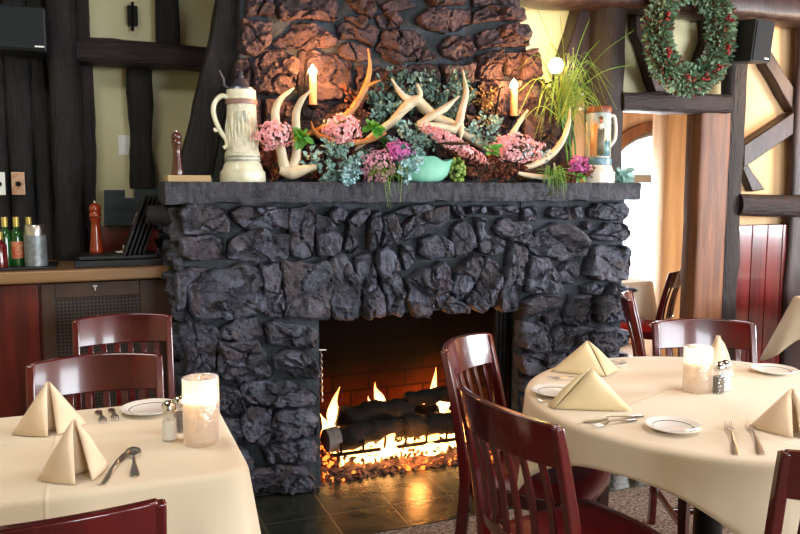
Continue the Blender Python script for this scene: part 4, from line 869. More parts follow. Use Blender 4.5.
def bloom(px0, py0, px1, py1, Y, dep, n, fs, m, label, seed, ang=0, group='blooms of the mantel arrangement'):
    rnd = random.Random(seed); a = PY(px0, py1, Y); b = PY(px1, py0, Y); c = (a+b)/2; rx = (b.x-a.x)/2; rz_ = (b.z-a.z)/2
    if ang: L_ = math.hypot(rx, rz_); rx, rz_ = L_*.95, .028
    o = MB()
    n = int(n*2.2); fs *= .68
    for i in range(n):
        d = rv(rnd).normalized(); d.y = -abs(d.y); e = Vector((d.x*rx, d.y*dep, d.z*rz_))*(rnd.uniform(.8, 1.05)+.45*noise.noise(d*2.2+Vector((seed*3, 0, 0))))
        if ang: e = Matrix.Rotation(R(ang), 3, 'Y') @ e
        p = c+e; p.z = max(p.z, MZ+.006); nrm = (d+rv(rnd)*.5).normalized(); t = nrm.orthogonal().normalized(); t = Quaternion(nrm, rnd.uniform(0, 6)) @ t
        o.cur = 0
        for k in range(4):
            dd = Quaternion(nrm, k*math.pi/2) @ t; o.leaf(p+nrm*.002, (dd+nrm*.35), nrm, fs, fs*1.1)
    o.cur = 1; o.lathe([(0, -rz_*.6), (rx*.3, -rz_*.3), (rx*.5, 0), (rx*.3, rz_*.3), (0, rz_*.6)], c+Vector((0, dep*.3, 0)), 8)
    return tag(o.build('pink_bloom', [M[m], M['stem']]), label, 'flower', group)
bloom(255, 122, 292, 147, 3.38, .04, 120, .014, 'pink', 'light pink bloom beside the left stein, behind the pale antler', 1)
bloom(326, 116, 359, 142, 3.4, .045, 130, .015, 'pink', 'round pink bloom above the left eucalyptus, under the orange-brown antler', 2)
bloom(362, 152, 394, 182, 3.35, .04, 150, .012, 'lilac', 'lilac pink bloom just left of the green bowl', 3)
bloom(384, 142, 412, 160, 3.36, .03, 80, .012, 'magenta', 'small magenta tinted bloom above the left rim of the green bowl', 4)
bloom(420, 126, 486, 162, 3.34, .035, 230, .0135, 'pink', 'long pink bloom slanting down above the green bowl', 5, ang=26)
bloom(492, 134, 542, 161, 3.36, .04, 190, .0135, 'pink', 'long pink bloom below the right candle light', 6)
bloom(568, 157, 588, 172, 3.36, .03, 60, .013, 'magenta', 'small magenta bloom left of the painted stein', 7)
def leaves(px, py, Y, n, L_, m, label, seed, spread=1, drop=0):
    rnd = random.Random(seed); p = PY(px, py, Y); o = MB()
    for i in range(n):
        d = rv(rnd); d.y = -abs(d.y); d.z = d.z*.6-drop; o.leaf(p+rv(rnd)*.015*spread, d, Vector((0, -1, .6)), L_*rnd.uniform(.7, 1.2), L_*.55)
    return tag(o.build('green_leaf_cluster', M[m]), label, 'leaves', 'fresh green leaves in the arrangement')
leaves(302, 138, 3.38, 14, .07, 'leaf', 'bright green leaf cluster between the pale antler and the left eucalyptus', 1)
leaves(372, 128, 3.42, 16, .06, 'leaf', 'dark green leaf cluster right of the round pink bloom', 2)
leaves(491, 150, 3.33, 8, .05, 'leaf', 'bright green leaf between the two long pink blooms', 3)
leaves(578, 176, 3.36, 10, .045, 'leaf', 'small green leaves at the mantel right of the flat antler', 4)
# berries
o = MB(); rnd = random.Random(5); c = PY(457, 171, 3.38)
for i in range(60):
    d = rv(rnd).normalized(); p = c+Vector((d.x*.036, d.y*.03, d.z*.062)); p.z = max(p.z, MZ+.012); o.lathe([(0, -.012), (.009, -.008), (.012, 0), (.009, .008), (0, .012)], p, 8)
tag(o.build('green_berry_cluster', M['grape'], smooth=60), 'cluster of green berries beside the right of the celadon bowl', 'berries')
# celadon bowl
q = PY(424, 183, 3.37); q.z = MZ
o = MB(); o.lathe([(0, .0), (.06, .0), (.095, .01), (.122, .035), (.132, .06), (.136, .08), (.145, .1), (.152, .112), (.147, .114), (.132, .098), (.125, .075), (.1, .03), (0, .012)], q, 60, sx=1.0, sy=.5)
for i, v in enumerate(o.v):
    if v.z > MZ+.06: v.z += (.01*math.sin((v.x-q.x)*26+2.2)+.004*math.sin((v.x-q.x)*60))*(v.z-MZ-.06)/.05
tag(o.build('ceramic_bowl', M['celadon'], smooth=60), 'glossy celadon green bowl at the centre of the mantel', 'bowl')
# needle tufts
def tuft(px, py, Y, n, L_, label, seed, dn=(-.4, .4), m='grass', name='pine_sprig'):
    rnd = random.Random(seed); p = PY(px, py, Y); o = MB()
    for i in range(n):
        d = Vector((rnd.uniform(*dn), -rnd.uniform(.5, 1.2), rnd.uniform(-.1, .8))); e = p+d*L_*.4; t = e+Vector((d.x*.4, d.y*.1-.0, -1))*L_*rnd.uniform(.3, .8)
        if i % 3 == 0: t = p+Vector((rnd.uniform(-1, 1), -.4, rnd.uniform(-.4, .3)))*L_*.8; e = (p+t)/2+Vector((0, 0, .015))
        pts = smoothline([p, e, t], 4); k = len(pts); o.tube(pts, [.0016*(1-i_/k)+.0004 for i_ in range(k)], 4)
    return tag(o.build(name, M[m]), label, 'pine sprig', 'needle sprigs drooping over the mantel edge')
tuft(549, 176, 3.36, 80, .17, 'green needle sprig drooping over the mantel below the small flat antler', 1, (-.7, .6))
tuft(368, 176, 3.33, 14, .22, 'thin grass wisps drooping over the mantel edge left of the bowl', 2, (0, .9))
tuft(398, 178, 3.32, 12, .2, 'thin grass wisps drooping over the mantel edge under the bowl', 3, (-.8, .2))
leaves(621, 176, 3.45, 26, .07, 'euc', 'pale green trailing leaves at the right end of the mantel, beside the painted stein', 9, 2.4)
# grassy plant
gp = empty('grassy_plant', PY(572, 178, 3.52), 'tall grassy plant with thin arching blades in front of the wall lamp', 'plant'); gp.location.z = MZ
o = MB(); rnd = random.Random(21)
b0 = PY(574, 172, 3.5)
for i in range(95):
    s0 = PY(565+rnd.uniform(-6, 8), 112+rnd.uniform(-26, 14), 3.5+rnd.uniform(-.04, .04)); s0.y = 3.52
    a = rnd.uniform(0, 2*math.pi); L_ = rnd.uniform(.12, .3); up_ = rnd.uniform(.05, .24)
    e = s0+Vector((math.cos(a)*L_*.45, -abs(math.sin(a))*L_*.4+.02, up_)); t = s0+Vector((math.cos(a)*L_, -abs(math.sin(a))*L_*.7, up_-rnd.uniform(.05, .28)))
    pts = smoothline([s0, e, t], 5); k = len(pts); o.tube(pts, [.0028*(1-i_/k)+.0005 for i_ in range(k)], 4, flat=.5)
for tx, ty in ((537, 8), (560, 14), (590, 18), (636, 64), (634, 30), (600, 40)):
    t = PY(tx, ty, 3.5); s0 = PY(566, 100, 3.5); e = (s0+t)/2+Vector((0, 0, .05)); pts = smoothline([s0, e, t], 6); o.tube(pts, [.002]*(len(pts)-1)+[.0005], 4)
o.build('blades', M['grass'], gp)
o = MB(); 
for dx in (-4, 0, 5): o.tube(smoothline([Vector((b0.x+dx*.004, 3.52, MZ)), PY(570+dx, 145, 3.52), PY(564+dx, 112, 3.52), PY(562+dx*.5, 92, 3.52)], 5), .005, 6)
o.build('stalks', M['leaf'], gp)
o = MB(); q = Vector((b0.x, 3.53, MZ)); o.lathe([(0, 0), (.03, 0), (.036, .05), (.04, .07), (.036, .07), (.03, .05), (0, .045)], q, 20); o.build('pot', M['brownd'], gp, smooth=40)
# ---- sconces
def sconce(px, Y, tip, cb, label, mirror):
    e = empty('candle_sconce', PY(px, cb+14, Y), label, 'sconce')
    a = PY(px, cb, Y); t = PY(px, tip+12, Y)
    o = MB(); o.lathe([(0, 0), (.019, 0), (.018, t.z-a.z), (.008, t.z-a.z+.004), (0, t.z-a.z+.004)], a, 16); sl = o.build('candle_sleeve', M['wax_s'], e, smooth=40)
    fz = t.z; hgt = PY(px, tip, Y).z-fz
    o = MB(); o.lathe([(0, 0), (.012, .006), (.023, hgt*.3), (.019, hgt*.55), (.008, hgt*.8), (0, hgt)], (a.x, a.y, fz), 14); o.build('flame_bulb', M['flame_w'], sl, smooth=60)
    o = MB(); o.lathe([(0, -.02), (.012, -.018), (.028, -.004), (.03, .004), (.02, .0), (0, 0)], a, 16); o.build('drip_cup', M['iron'], e, smooth=60)
    o = MB(); bx = PY(px+mirror, 80, Y).x
    o.tube(smoothline([a-Vector((0, 0, .015)), a+Vector(((bx-a.x)*.3, .0, -.06)), Vector((bx, Y+.04, a.z-.03)), Vector((bx-.0, Y+.02, a.z+.06)), Vector((bx+.005, Y, t.z+.0)), Vector((bx+(a.x-bx)*.4, Y, t.z+.015))], 6), .0055, 8)
    o.build('arm', M['iron'], e, smooth=60)
    o = MB(); o.box((bx, Y+.055, a.z+.02), (.045, .012, .16)); o.build('backplate', M['iron'], e, bevel=.004)
    l = bpy.data.lights.new('candle_bulb_light', 'POINT'); l.energy = 11; l.color = (1, .42, .13); l.shadow_soft_size = .03
    lo_ = bpy.data.objects.new('candle_bulb_light', l); COL.objects.link(lo_); lo_.location = (a.x, a.y-.05, fz+.03)
    return e
sconce(313, 3.5, 64, 106, 'left wall sconce with a candle bulb glowing on the reddish stones', -8)
sconce(513.5, 3.5, 78, 117, 'right wall sconce with a candle bulb and curled black iron arm', -14)
# wall lamp behind plant
e = empty('wall_lamp', PY(556, 78, 3.7), 'bright round lamp bulb glowing behind the grassy plant', 'lamp')
q = PY(556, 66, 3.68); o = MB(); o.lathe([(0, -.045), (.024, -.036), (.042, 0), (.028, .034), (0, .046)], q, 18); o.build('bulb', M['bulb'], e, smooth=60)
o = MB(); o.lathe([(0, -.09), (.012, -.088), (.014, -.03), (0, -.028)], q, 12); o.tube([q-Vector((0, 0, .08)), q+Vector((0, .26, -.09))], .006, 8); o.box((q.x, 3.91, q.z-.09), (.06, .02, .09)); o.build('holder', M['iron'], e, smooth=40)
l = bpy.data.lights.new('wall_lamp_light', 'POINT'); l.energy = 8; l.color = (1, .66, .3); l.shadow_soft_size = .04
lo_ = bpy.data.objects.new('wall_lamp_light', l); COL.objects.link(lo_); lo_.location = q+Vector((0, -.06, 0))
# ---- steins
q = Vector((PY(243, 179, 3.46).x, 3.46, MZ)); s_ = 4.0/760
e = empty('beer_stein', q, 'tall cream stoneware stein with a pewter lid at the left of the mantel', 'stein')
k = .0045
o = MB(); o.lathe([(0, 0), (.1, 0), (.102, .008), (.1, .045), (.092, .052), (.088, .06), (.082, .078), (.074, .092), (0, .092)], q, 36); o.build('base', M['stonew'], e, smooth=40)
o = MB()
for z0_, z1_, r_ in ((.092, .1, .08), (.108, .116, .081), (.124, .13, .077)): o.lathe([(.06, z0_), (r_, z0_+.001), (r_, z1_), (.06, z1_+.001)], q, 36)
o.build('glazed_bands', M['band'], e, smooth=40)
o = MB(); o.lathe([(.06, .09), (.078, .092), (.077, .13), (.071, .14), (.068, .25), (.064, .345), (.06, .347)], q, 40)
for i, v in enumerate(o.v): 
    d = (v-q); d.z = 0; 
o.build('figured_body', M['stonew_p'], e, smooth=40)
o = MB(); rnd = random.Random(4)
for i in range(26):   # relief figures and pillars around the body
    a = i/26*2*math.pi; h0 = .15+.05*rnd.random(); h1 = h0+.06+.06*rnd.random()
    p = q+Vector((math.cos(a)*.068, math.sin(a)*.068, 0)); o.tube([p+Vector((0, 0, h0)), p+Vector((math.cos(a+.1)*.001, 0, (h0+h1)/2)), p*1+Vector((-math.cos(a)*.003, -math.sin(a)*.003, h1))], [.004, .007, .003], 6)
o.build('relief', M['stonew'], e, smooth=60)
o = MB(); o.box(q+Vector((.0, -.067, .285)), (.012, .006, .05)); o.box(q+Vector((-.02, -.064, .27)), (.006, .006, .03)); o.box(q+Vector((-.028, -.06, .3)), (.01, .006, .012)); o.box(q+Vector((-.03, -.058, .22)), (.008, .006, .04)); o.build('dark_inscription', M['band'], e)
o = MB(); o.lathe([(.05, .34), (.069, .342), (.071, .352), (.069, .362), (.05, .364)], q, 36); o.build('pink_band', M['pinkband'], e, smooth=40)
o = MB(); o.lathe([(.05, .36), (.066, .364), (.064, .405), (0, .407)], q, 36); o.build('rim', M['stonew'], e, smooth=40)
o = MB(); o.lathe([(0, .405), (.056, .406), (.054, .415), (.036, .425), (.028, .445), (.018, .455), (.01, .46), (.013, .468), (.008, .476), (.011, .482), (.005, .49), (0, .5)], q, 28)
o.tube([q+Vector((-.055, -.01, .41)), q+Vector((-.075, -.01, .42)), q+Vector((-.078, -.01, .45)), q+Vector((-.095, -.01, .485))], [.006, .006, .005, .004], 8); o.build('pewter_lid', M['pewter'], e, smooth=45)
o = MB(); o.tube(smoothline([q+Vector(v) for v in ((-.058, -.01, .37), (-.09, -.01, .375), (-.12, -.01, .34), (-.122, -.01, .29), (-.1, -.01, .23), (-.075, -.01, .19), (-.07, -.01, .16), (-.085, -.01, .15))], 6), [.011]*30+[.009]*13, 12)
o.tube(smoothline([q+Vector(v) for v in ((-.1, -.01, .235), (-.118, -.01, .222), (-.122, -.01, .236))], 4), .006, 8); o.build('handle', M['stonew'], e, smooth=60)
# right painted stein
q = Vector((PY(597, 182, 3.46).x, 3.46, MZ))
e = empty('beer_stein', q, 'painted stein with a standing figure and rust red rim at the right of the mantel', 'stein')
o = MB(); o.lathe([(0, 0), (.084, 0), (.085, .05), (.078, .056), (.072, .07), (.066, .085), (0, .085)], q, 36); o.build('base', M['whitep'], e, smooth=40)
o = MB(); o.lathe([(.05, .085), (.067, .087), (.067, .115), (.06, .12), (.05, .12)], q, 36); o.build('blue_band', M['bluep'], e, smooth=40)
o = MB(); o.lathe([(.04, .118), (.062, .12), (.059, .33), (.04, .332)], q, 40); o.build('body', M['steinbl'], e, smooth=40)
o = MB(); o.lathe([(.04, .33), (.062, .332), (.063, .352), (.058, .362), (0, .366)], q, 36); o.build('rust_rim', M['rust'], e, smooth=40)
def patch(a0, a1, z0, z1, dr, m, nm, jag=0):
    o = MB(); n = 10; vs = []; fs = []
    for j, z in enumerate((z0, (z0+z1)/2, z1)):
        for i in range(n+1):
            a = a0+(a1-a0)*i/n; r_ = .062-(z-.12)/.21*.003+dr; zz = z+(jag*math.sin(i*2.3+1) if j == 2 else 0); vs.append(q+Vector((math.cos(a)*r_, math.sin(a)*r_, zz)))
    for j in range(2):
        for i in range(n): fs.append((j*(n+1)+i, j*(n+1)+i+1, (j+1)*(n+1)+i+1, (j+1)*(n+1)+i))
    o.add(vs, fs); o.build(nm, M[m], e, smooth=60, solid=.0006)
A = R(-112)
patch(A-.85, A-.2, .125, .28, .0008, 'orange', 'painted_ground', .02)
patch(A-.1, A+.9, .125, .2, .0008, 'bluep', 'painted_shrubs', .012)
patch(A-.3, A+.25, .13, .255, .0016, 'olive', 'painted_coat', .004)
patch(A-.18, A+.1, .25, .285, .0016, 'whitep', 'painted_collar')
patch(A-.16, A+.08, .278, .3, .0024, 'skinp', 'painted_face', .002)
patch(A-.2, A+.12, .298, .312, .003, 'rust', 'painted_hat', .003)
o = MB(); o.tube(smoothline([q+Vector(v) for v in ((.055, -.02, .32), (.072, -.026, .315), (.079, -.03, .27), (.076, -.03, .21), (.056, -.02, .175))], 6), .008, 10); o.build('handle', M['whitep'], e, smooth=60)
e.location = q; e.scale = (1.1, 1.1, 1.12)
# ---- wreath
wc = PY(688, 34, 3.58)
e = empty('leafy_wreath', wc, 'large green leafy wreath with red berries hanging over the doorway', 'wreath')
rnd = random.Random(8)
ring = [wc+Vector((math.cos(a)*.245, 0, math.sin(a)*.255)) for a in [2*math.pi*i/40 for i in range(41)]]
o = MB(); o.tube(ring, .04, 10, nz=.02, cap=False); o.build('twig_ring', M['stem'], e, smooth=60)
for nm, mm, n, ls in (('leaves', 'wleaf', 4800, .03), ('dried_leaves', 'wbrown', 900, .03)):
    o = MB()
    for i in range(n):
        a = rnd.uniform(0, 2*math.pi); u = rnd.uniform(0, 2*math.pi); rr_ = rnd.uniform(.03, .082)
        nrm = Vector((math.cos(a)*math.cos(u), -abs(math.sin(u)) if rnd.random() < .85 else abs(math.sin(u))*.5, math.sin(a)*math.cos(u)))
        p = wc+Vector((math.cos(a)*.235, 0, math.sin(a)*.262))+nrm*rr_
        o.leaf(p, nrm+rv(rnd)*.9, rv(rnd)+Vector((0, -1, .5)), ls*rnd.uniform(.7, 1.3), ls*.6)
    o.build(nm, M[mm], e)
for ad in (-50, -150, -20, 100, 20, -100, -75, 165, 130):
    o = MB()
    for i in range(9):
        a = R(ad)+rnd.uniform(-.1, .1); p = wc+Vector((math.cos(a)*.235, -.085+rnd.uniform(-.012, .012), math.sin(a)*.262))+Vector((rnd.uniform(-.014, .014), 0, rnd.uniform(-.014, .014)))
        o.lathe([(0, -.009), (.007, -.006), (.01, 0), (.007, .006), (0, .009)], p, 7)
    o.build('berry_cluster', M['berry'], e, smooth=60)
# ================================================================== TABLES
def cloth(name, outline, drops, flares, z, m, label, waves=None, c=None, thick=.0018):
    n = len(outline); c = c or Vector((sum(p[0] for p in outline)/n, sum(p[1] for p in outline)/n, z))
    c = Vector((c[0], c[1], z)); out = [Vector((p[0], p[1], z)) for p in outline]; nr = []
    for i in range(n):
        t = (out[(i+1) % n]-out[i-1]).normalized(); nn = Vector((t.y, -t.x, 0))
        if nn.dot(out[i]-c) < 0: nn = -nn
        nr.append(nn)
    vs = []; fs = []
    rings = [.06, .25, .5, .72, .88, .96, 1]
    for s_ in rings:
        for i in range(n): vs.append(c.lerp(out[i], s_)+(Vector((0, 0, .0008*noise.noise(out[i]*5*s_))) if s_ < 1 else Vector((0, 0, 0))))
    T = [.0, .03, .1, .2, .32, .45, .6, .75, .88, 1.0]
    for ti, t in enumerate(T):
        for i in range(n):
            d = drops[i]; f = flares[i]
            wv = (waves[i] if waves else 0)
            if ti == 0: p = out[i]+nr[i]*.006+Vector((0, 0, -.004))
            else: p = out[i]+nr[i]*(.009+f*t+wv*t**1.2)+Vector((0, 0, -.006-d*t))
            vs.append(p)
    nr_ = len(rings)+len(T)
    for r_ in range(nr_-1):
        for i in range(n): j = (i+1) % n; fs.append((r_*n+i, (r_+1)*n+i, (r_+1)*n+j, r_*n+j))
    fs.append(tuple(range(n)))
    o = MB(); o.add(vs, fs); ob = o.build(name, m, smooth=70, recalc=True); 
    so = ob.modifiers.new('thick', 'SOLIDIFY'); so.thickness = thick; so.offset = 1
    return tag(ob, label, 'tablecloth')
def roundrect(x0, x1, y0, y1, r, n=22, m=9):
    pts = []; info = []
    cs_ = [(x1-r, y1-r, 0), (x0+r, y1-r, 90), (x0+r, y0+r, 180), (x1-r, y0+r, 270)]
    for k, (cx, cy, a0) in enumerate(cs_):
        for i in range(m+1):
            a = R(a0+90*i/m); pts.append((cx+r*math.cos(a), cy+r*math.sin(a))); info.append((k, 1-abs(i/m-.5)*.6, 0))
        nx_ = cs_[(k+1) % 4]; a = R(a0+90); p0 = Vector((cx+r*math.cos(a), cy+r*math.sin(a), 0)); p1 = Vector((nx_[0]+r*math.cos(a), nx_[1]+r*math.sin(a), 0))
        for i in range(1, n):
            f = i/n; p = p0.lerp(p1, f); dist = min(f, 1-f)*(p1-p0).length; pts.append((p.x, p.y)); info.append((k, max(0, 1-dist/.09)*.7, dist))
    return pts, info
def rect_table(x0, x1, y0, y1, zt, drop, extra, label, clabel, m, wave=.012, seed=0, flare=.05, dk=.0):
    cx, cy = (x0+x1)/2, (y0+y1)/2
    e = empty('dining_table', (cx, cy, 0), label, 'table')
    o = MB(); o.box2((x0+.012, y0+.012, zt-.035), (x1-.012, y1-.012, zt-.003)); o.build('tabletop', M['cherry_d'], e, bevel=.004)
    o = MB(); o.lathe([(0, .03), (.04, .03), (.035, .1), (.035, zt-.08), (.1, zt-.036), (0, zt-.036)], (cx, cy+dk, 0), 20); o.build('pedestal', M['iron'], e, smooth=40)
    for a in (0, 90, 180, 270):
        d = Vector((math.cos(R(a)), math.sin(R(a)), 0)); o = MB(); o.tube([Vector((cx, cy+dk, .06)), Vector((cx, cy+dk, .05))+d*.12, Vector((cx, cy+dk, .022))+d*.27], [.024, .022, .018], 10); o.build('foot', M['iron'], e, smooth=60)
    pts, info = roundrect(x0, x1, y0, y1, .055)
    drops = []; fl_ = []; wv = []
    for i, (k, cn, dist) in enumerate(info):
        drops.append(drop+extra*cn**1.5); fl_.append(.012+flare*cn); wv.append(wave*math.sin(i*.55+seed)*(1-.6*cn)+wave*.5*math.sin(i*1.3+seed*2))
    return cloth('tablecloth', pts, drops, fl_, zt, m, clabel, wv)
ZT = .75
crease(M['cloth1'], 0, [('X', -.06), ('Y', .06)])
rect_table(-.46, .305, 1.772, 2.44, ZT-.003, .25, .16, 'square dark wooden table beneath the cream cloth at left', 'cream tablecloth on the square table at left', M['cloth1'], seed=1, dk=-.12)
rect_table(3.95, 4.7, 2.75, 3.44, ZT-.003, .22, .2, 'table under a hanging cream cloth at the right edge, by the wine red panelling', 'cream tablecloth with a hanging corner at the right edge of the photo', M['cloth'], seed=3, flare=.16)
rect_table(3.0, 3.68, 4.36, 5.0, ZT-.003, .25, .1, 'small table by the bright window beyond the doorway', 'pale tablecloth on the small table beyond the doorway', M['cloth_w'], seed=5)
# round table
TC = Vector((1.812, 1.852, 0)); TR = .586
e = empty('dining_table', TC, 'round wooden table beneath the cream cloth in the right foreground', 'table')
o = MB(); o.lathe([(0, ZT-.04), (TR-.012, ZT-.04), (TR-.006, ZT-.02), (TR-.012, ZT-.006), (0, ZT-.006)], TC, 64); o.build('tabletop', M['cherry_d'], e, smooth=40)
o = MB(); o.lathe([(0, .04), (.05, .04), (.045, .12), (.045, ZT-.1), (.14, ZT-.041), (0, ZT-.041)], TC, 24); o.build('pedestal', M['iron'], e, smooth=40)
for a in (20, 110, 200, 290):
    d = Vector((math.cos(R(a)), math.sin(R(a)), 0)); o = MB(); o.tube([TC+Vector((0, 0, .07)), TC+Vector((0, 0, .055))+d*.15, TC+Vector((0, 0, .025))+d*.36], [.03, .026, .022], 10); o.build('foot', M['iron'], e, smooth=60)
n = 180; outl = []; drops = []; fl_ = []; wv = []
for i in range(n):
    a = 2*math.pi*i/n; outl.append((TC.x+TR*math.cos(a), TC.y+TR*math.sin(a)))
    ph = (math.degrees(a)+156.5+45) % 90-45; cn = (abs(ph)/45)**2.2
    ext = .665/math.cos(R(ph)); drops.append(ext-TR+.006); fl_.append(.004+.03*cn); wv.append((.004+.022*cn)*math.sin(a*11+.6)+.01*cn*math.sin(a*23))
crease(M['cloth'], R(22.7), [('Y', .14), ('X', -.3), ('X', .12)])
cloth('tablecloth', outl, drops, fl_, ZT-.003, M['cloth'], 'cream square tablecloth with pressed creases on the round table', wv)
# ---- table ware
ZS = ZT+.0005
def napkin(x, y, rz_, w_, h_, d_, gap, m, label, sk=.0, lean=0, group=None):
    """folded cloth standing as a tent: two panels meet in a crease facing -Y locally"""
    e = empty('folded_napkin', (x, y, ZS), label, 'napkin', 'tent folded napkins', rz_)
    def sheet(A_, B_, C_, bul, k=9):
        vs = []; fs = []; A_, B_, C_ = Vector(A_), Vector(B_), Vector(C_); nn = (B_-A_).cross(C_-A_).normalized(); idx = {}
        for i in range(k+1):
            for j in range(i+1):
                f = i/k; g_ = j/i if i else 0; p = A_.lerp(B_.lerp(C_, g_), f); p = p+nn*bul*math.sin(math.pi*g_)*math.sin(math.pi*min(1, f*.9))
                idx[(i, j)] = len(vs); vs.append(Vector((p.x, p.y, max(.0015, p.z))))
        for i in range(k):
            for j in range(i+1):
                fs.append((idx[(i, j)], idx[(i+1, j)], idx[(i+1, j+1)]))
                if j < i: fs.append((idx[(i, j)], idx[(i+1, j+1)], idx[(i, j+1)]))
        return vs, fs
    A_ = (lean, .0, h_)
    for nm, parts in (('left_panel', [((lean-.003, 0, h_), (sk-gap, -d_, 0), (-w_/2, d_*.35, 0), -.012)]), ('right_panel', [((lean+.003, 0, h_), (sk+gap, -d_, 0), (w_/2, d_*.35, 0), .012)]),
                      ('inner_fold', [((lean, .004, h_-.006), (-w_*.2, d_*.1, 0), (w_*.2, d_*.1, 0), .004)]), ('back_panel', [((lean, .006, h_), (-w_/2+.006, d_*.35+.006, 0), (0, d_*.8, 0), .004), ((lean, .006, h_), (w_/2-.006, d_*.35+.006, 0), (0, d_*.8, 0), -.004)])):
        o = MB()
        for A1, B1, C1, bu in parts:
            vs, fs = sheet(A1, B1, C1, bu); o.add(vs, fs)
        ob = o.build(nm, M[m], e, smooth=60, world=False); so = ob.modifiers.new('s', 'SOLIDIFY'); so.thickness = .004; so.offset = 0
    return e
def camrot(x, y): return -math.atan2(x, y)
napkin(-.15, 2.25, camrot(-.15, 2.25)+R(5), .19, .138, .05, .012, 'napkin', 'beige folded napkin at the far left of the square table', lean=.0)
napkin(-.075, 1.875, camrot(-.075, 1.88)+R(14), .16, .132, .06, .019, 'napkin', 'beige folded napkin with an open front fold, nearest on the square table')
napkin(1.625, 2.27, camrot(1.62, 2.25)+R(20), .26, .115, .07, .002, 'napkin_y', 'yellow-beige tent napkin at the fireplace side of the round table', sk=.045)
napkin(1.36, 1.88, camrot(1.36, 1.86)-R(2), .25, .125, .03, .002, 'napkin_y', 'yellow-beige tent napkin in front of the leftmost plate on the round table', sk=-.105)
napkin(2.05, 2.08, camrot(2.03, 2.1)+R(66), .2, .14, .06, .003, 'napkin', 'tall beige napkin standing just behind the salt shaker on the round table')
napkin(1.745, 1.5, camrot(1.75, 1.5)+R(18), .2, .12, .06, .01, 'napkin', 'tan folded napkin at the right edge, beside the two forks')
def plate(x, y, r_, label):
    e = empty('side_plate', (x, y, ZS), label, 'plate', 'white side plates')
    o = MB(); o.lathe([(0, .003), (r_*.55, .0), (r_*.68, .003), (r_, .013), (r_*1.0, .0155), (r_*.93, .015), (r_*.72, .0085), (r_*.64, .006), (0, .006)], (0, 0, 0), 44); o.build('dish', M['china'], e, smooth=60, world=False)
    o = MB(); o.lathe([(r_*.7, .0072), (r_*.7, .0084), (r_*.735, .0094), (r_*.735, .0085)], (0, 0, 0), 44, cap=False); o.build('rim_line', M['rim'], e, smooth=60, world=False)
    return e
plate(.118, 2.345, .085, 'white side plate behind the shakers on the square table')
plate(1.355, 2.06, .078, 'white side plate at the left edge of the round table')
plate(1.458, 1.632, .075, 'white side plate nearest the camera on the round table')
plate(2.255, 2.02, .078, 'white side plate at the far right of the round table')
plate(1.765, 2.325, .062, 'white side plate beside the farthest left napkin of the round table')
def cutlery(kind, x0, y0, x1, y1, label, group='table cutlery'):
    """handle end at (x0,y0), working end at (x1,y1)"""
    a = Vector((x0, y0, 0)); b = Vector((x1, y1, 0)); L_ = (b-a).length; rz_ = math.atan2(b.y-a.y, b.x-a.x)
    e = empty(kind, (x0, y0, ZS), label, kind, group, rz_)
    def strip(secs, nm):
        o = MB(); vs = []; fs = []
        for x, w_, z_ in secs:
            for dy, dz in ((-w_, 0), (-w_*.5, .0012), (w_*.5, .0012), (w_, 0), (w_*.5, -.001), (-w_*.5, -.001)): vs.append(Vector((x, dy, z_+dz+.0015)))
        for i in range(len(secs)-1):
            for k in range(6): j = (k+1) % 6; fs.append((i*6+k, i*6+j, (i+1)*6+j, (i+1)*6+k))
        fs.append((5, 4, 3, 2, 1, 0)); n_ = (len(secs)-1)*6; fs.append(tuple(range(n_, n_+6)))
        o.add(vs, fs); return o.build(nm, M['steel'], e, smooth=50, world=False)
    strip([(0, .006, 0), (.008, .0105, 0), (L_*.18, .0095, .001), (L_*.4, .0045, .006), (L_*.62, .0035, .009)], 'handle')
    if kind == 'fork':
        strip([(L_*.62, .0035, .009), (L_*.7, .009, .006), (L_*.76, .0115, .004), (L_*.79, .0115, .004)], 'fork_head')
        for k in range(4):
            y_ = -.009+.006*k; o = MB(); o.tube([(L_*.785, y_, .0055), (L_*.9, y_, .0045), (L_, y_, .008)], [.0019, .0017, .001], 6); o.build('tine', M['steel'], e, smooth=60, world=False)
    elif kind == 'spoon':
        o = MB(); vs = []; fs = []; n_ = 18
        c_ = L_*.82
        for r_, z_ in ((1, .009), (.75, .0055), (.4, .0035), (.02, .003)):
            for k in range(n_): a_ = 2*math.pi*k/n_; vs.append(Vector((c_+math.cos(a_)*L_*.18*r_, math.sin(a_)*.0185*r_, z_)))
        for r_ in range(3):
            for k in range(n_): j = (k+1) % n_; fs.append((r_*n_+k, r_*n_+j, (r_+1)*n_+j, (r_+1)*n_+k))
        fs.append(tuple(range(3*n_, 4*n_))); o.add(vs, fs); ob = o.build('bowl', M['steel'], e, smooth=80, world=False); so = ob.modifiers.new('s', 'SOLIDIFY'); so.thickness = .0012
    else:
        strip([(L_*.6, .004, .004), (L_*.63, .009, .002), (L_*.9, .0095, .001), (L_*.98, .006, .001), (L_, .001, .001)], 'blade')
    return e
def cut_px(kind, a, b, label): p = PZ(*a, ZS); q = PZ(*b, ZS); return cutlery(kind, p.x, p.y, q.x, q.y, label)
cut_px('knife', (100, 485), (128, 452), 'knife lying across the spoon on the square table')
cut_px('spoon', (135, 477), (133, 450), 'short spoon beside the crossing knife on the square table')
cut_px('fork', (98, 411), (104, 424), 'left one of two forks behind the napkins on the square table')
cut_px('fork', (111, 409), (116, 421), 'right one of two forks behind the napkins on the square table')
cut_px('knife', (643, 416), (583, 423), 'knife lying before the front left tent napkin, round table')
cut_px('fork', (636, 420), (592, 428), 'utensil lying closest to the knife on the round table')
cut_px('fork', (736, 455), (728, 424), 'left one of the two forks beside the nearest plate')
cut_px('fork', (761, 455), (749, 423), 'right one of the two forks beside the nearest plate')
cut_px('fork', (600, 380), (548, 379), 'fork lying behind the leftmost plate of the round table')
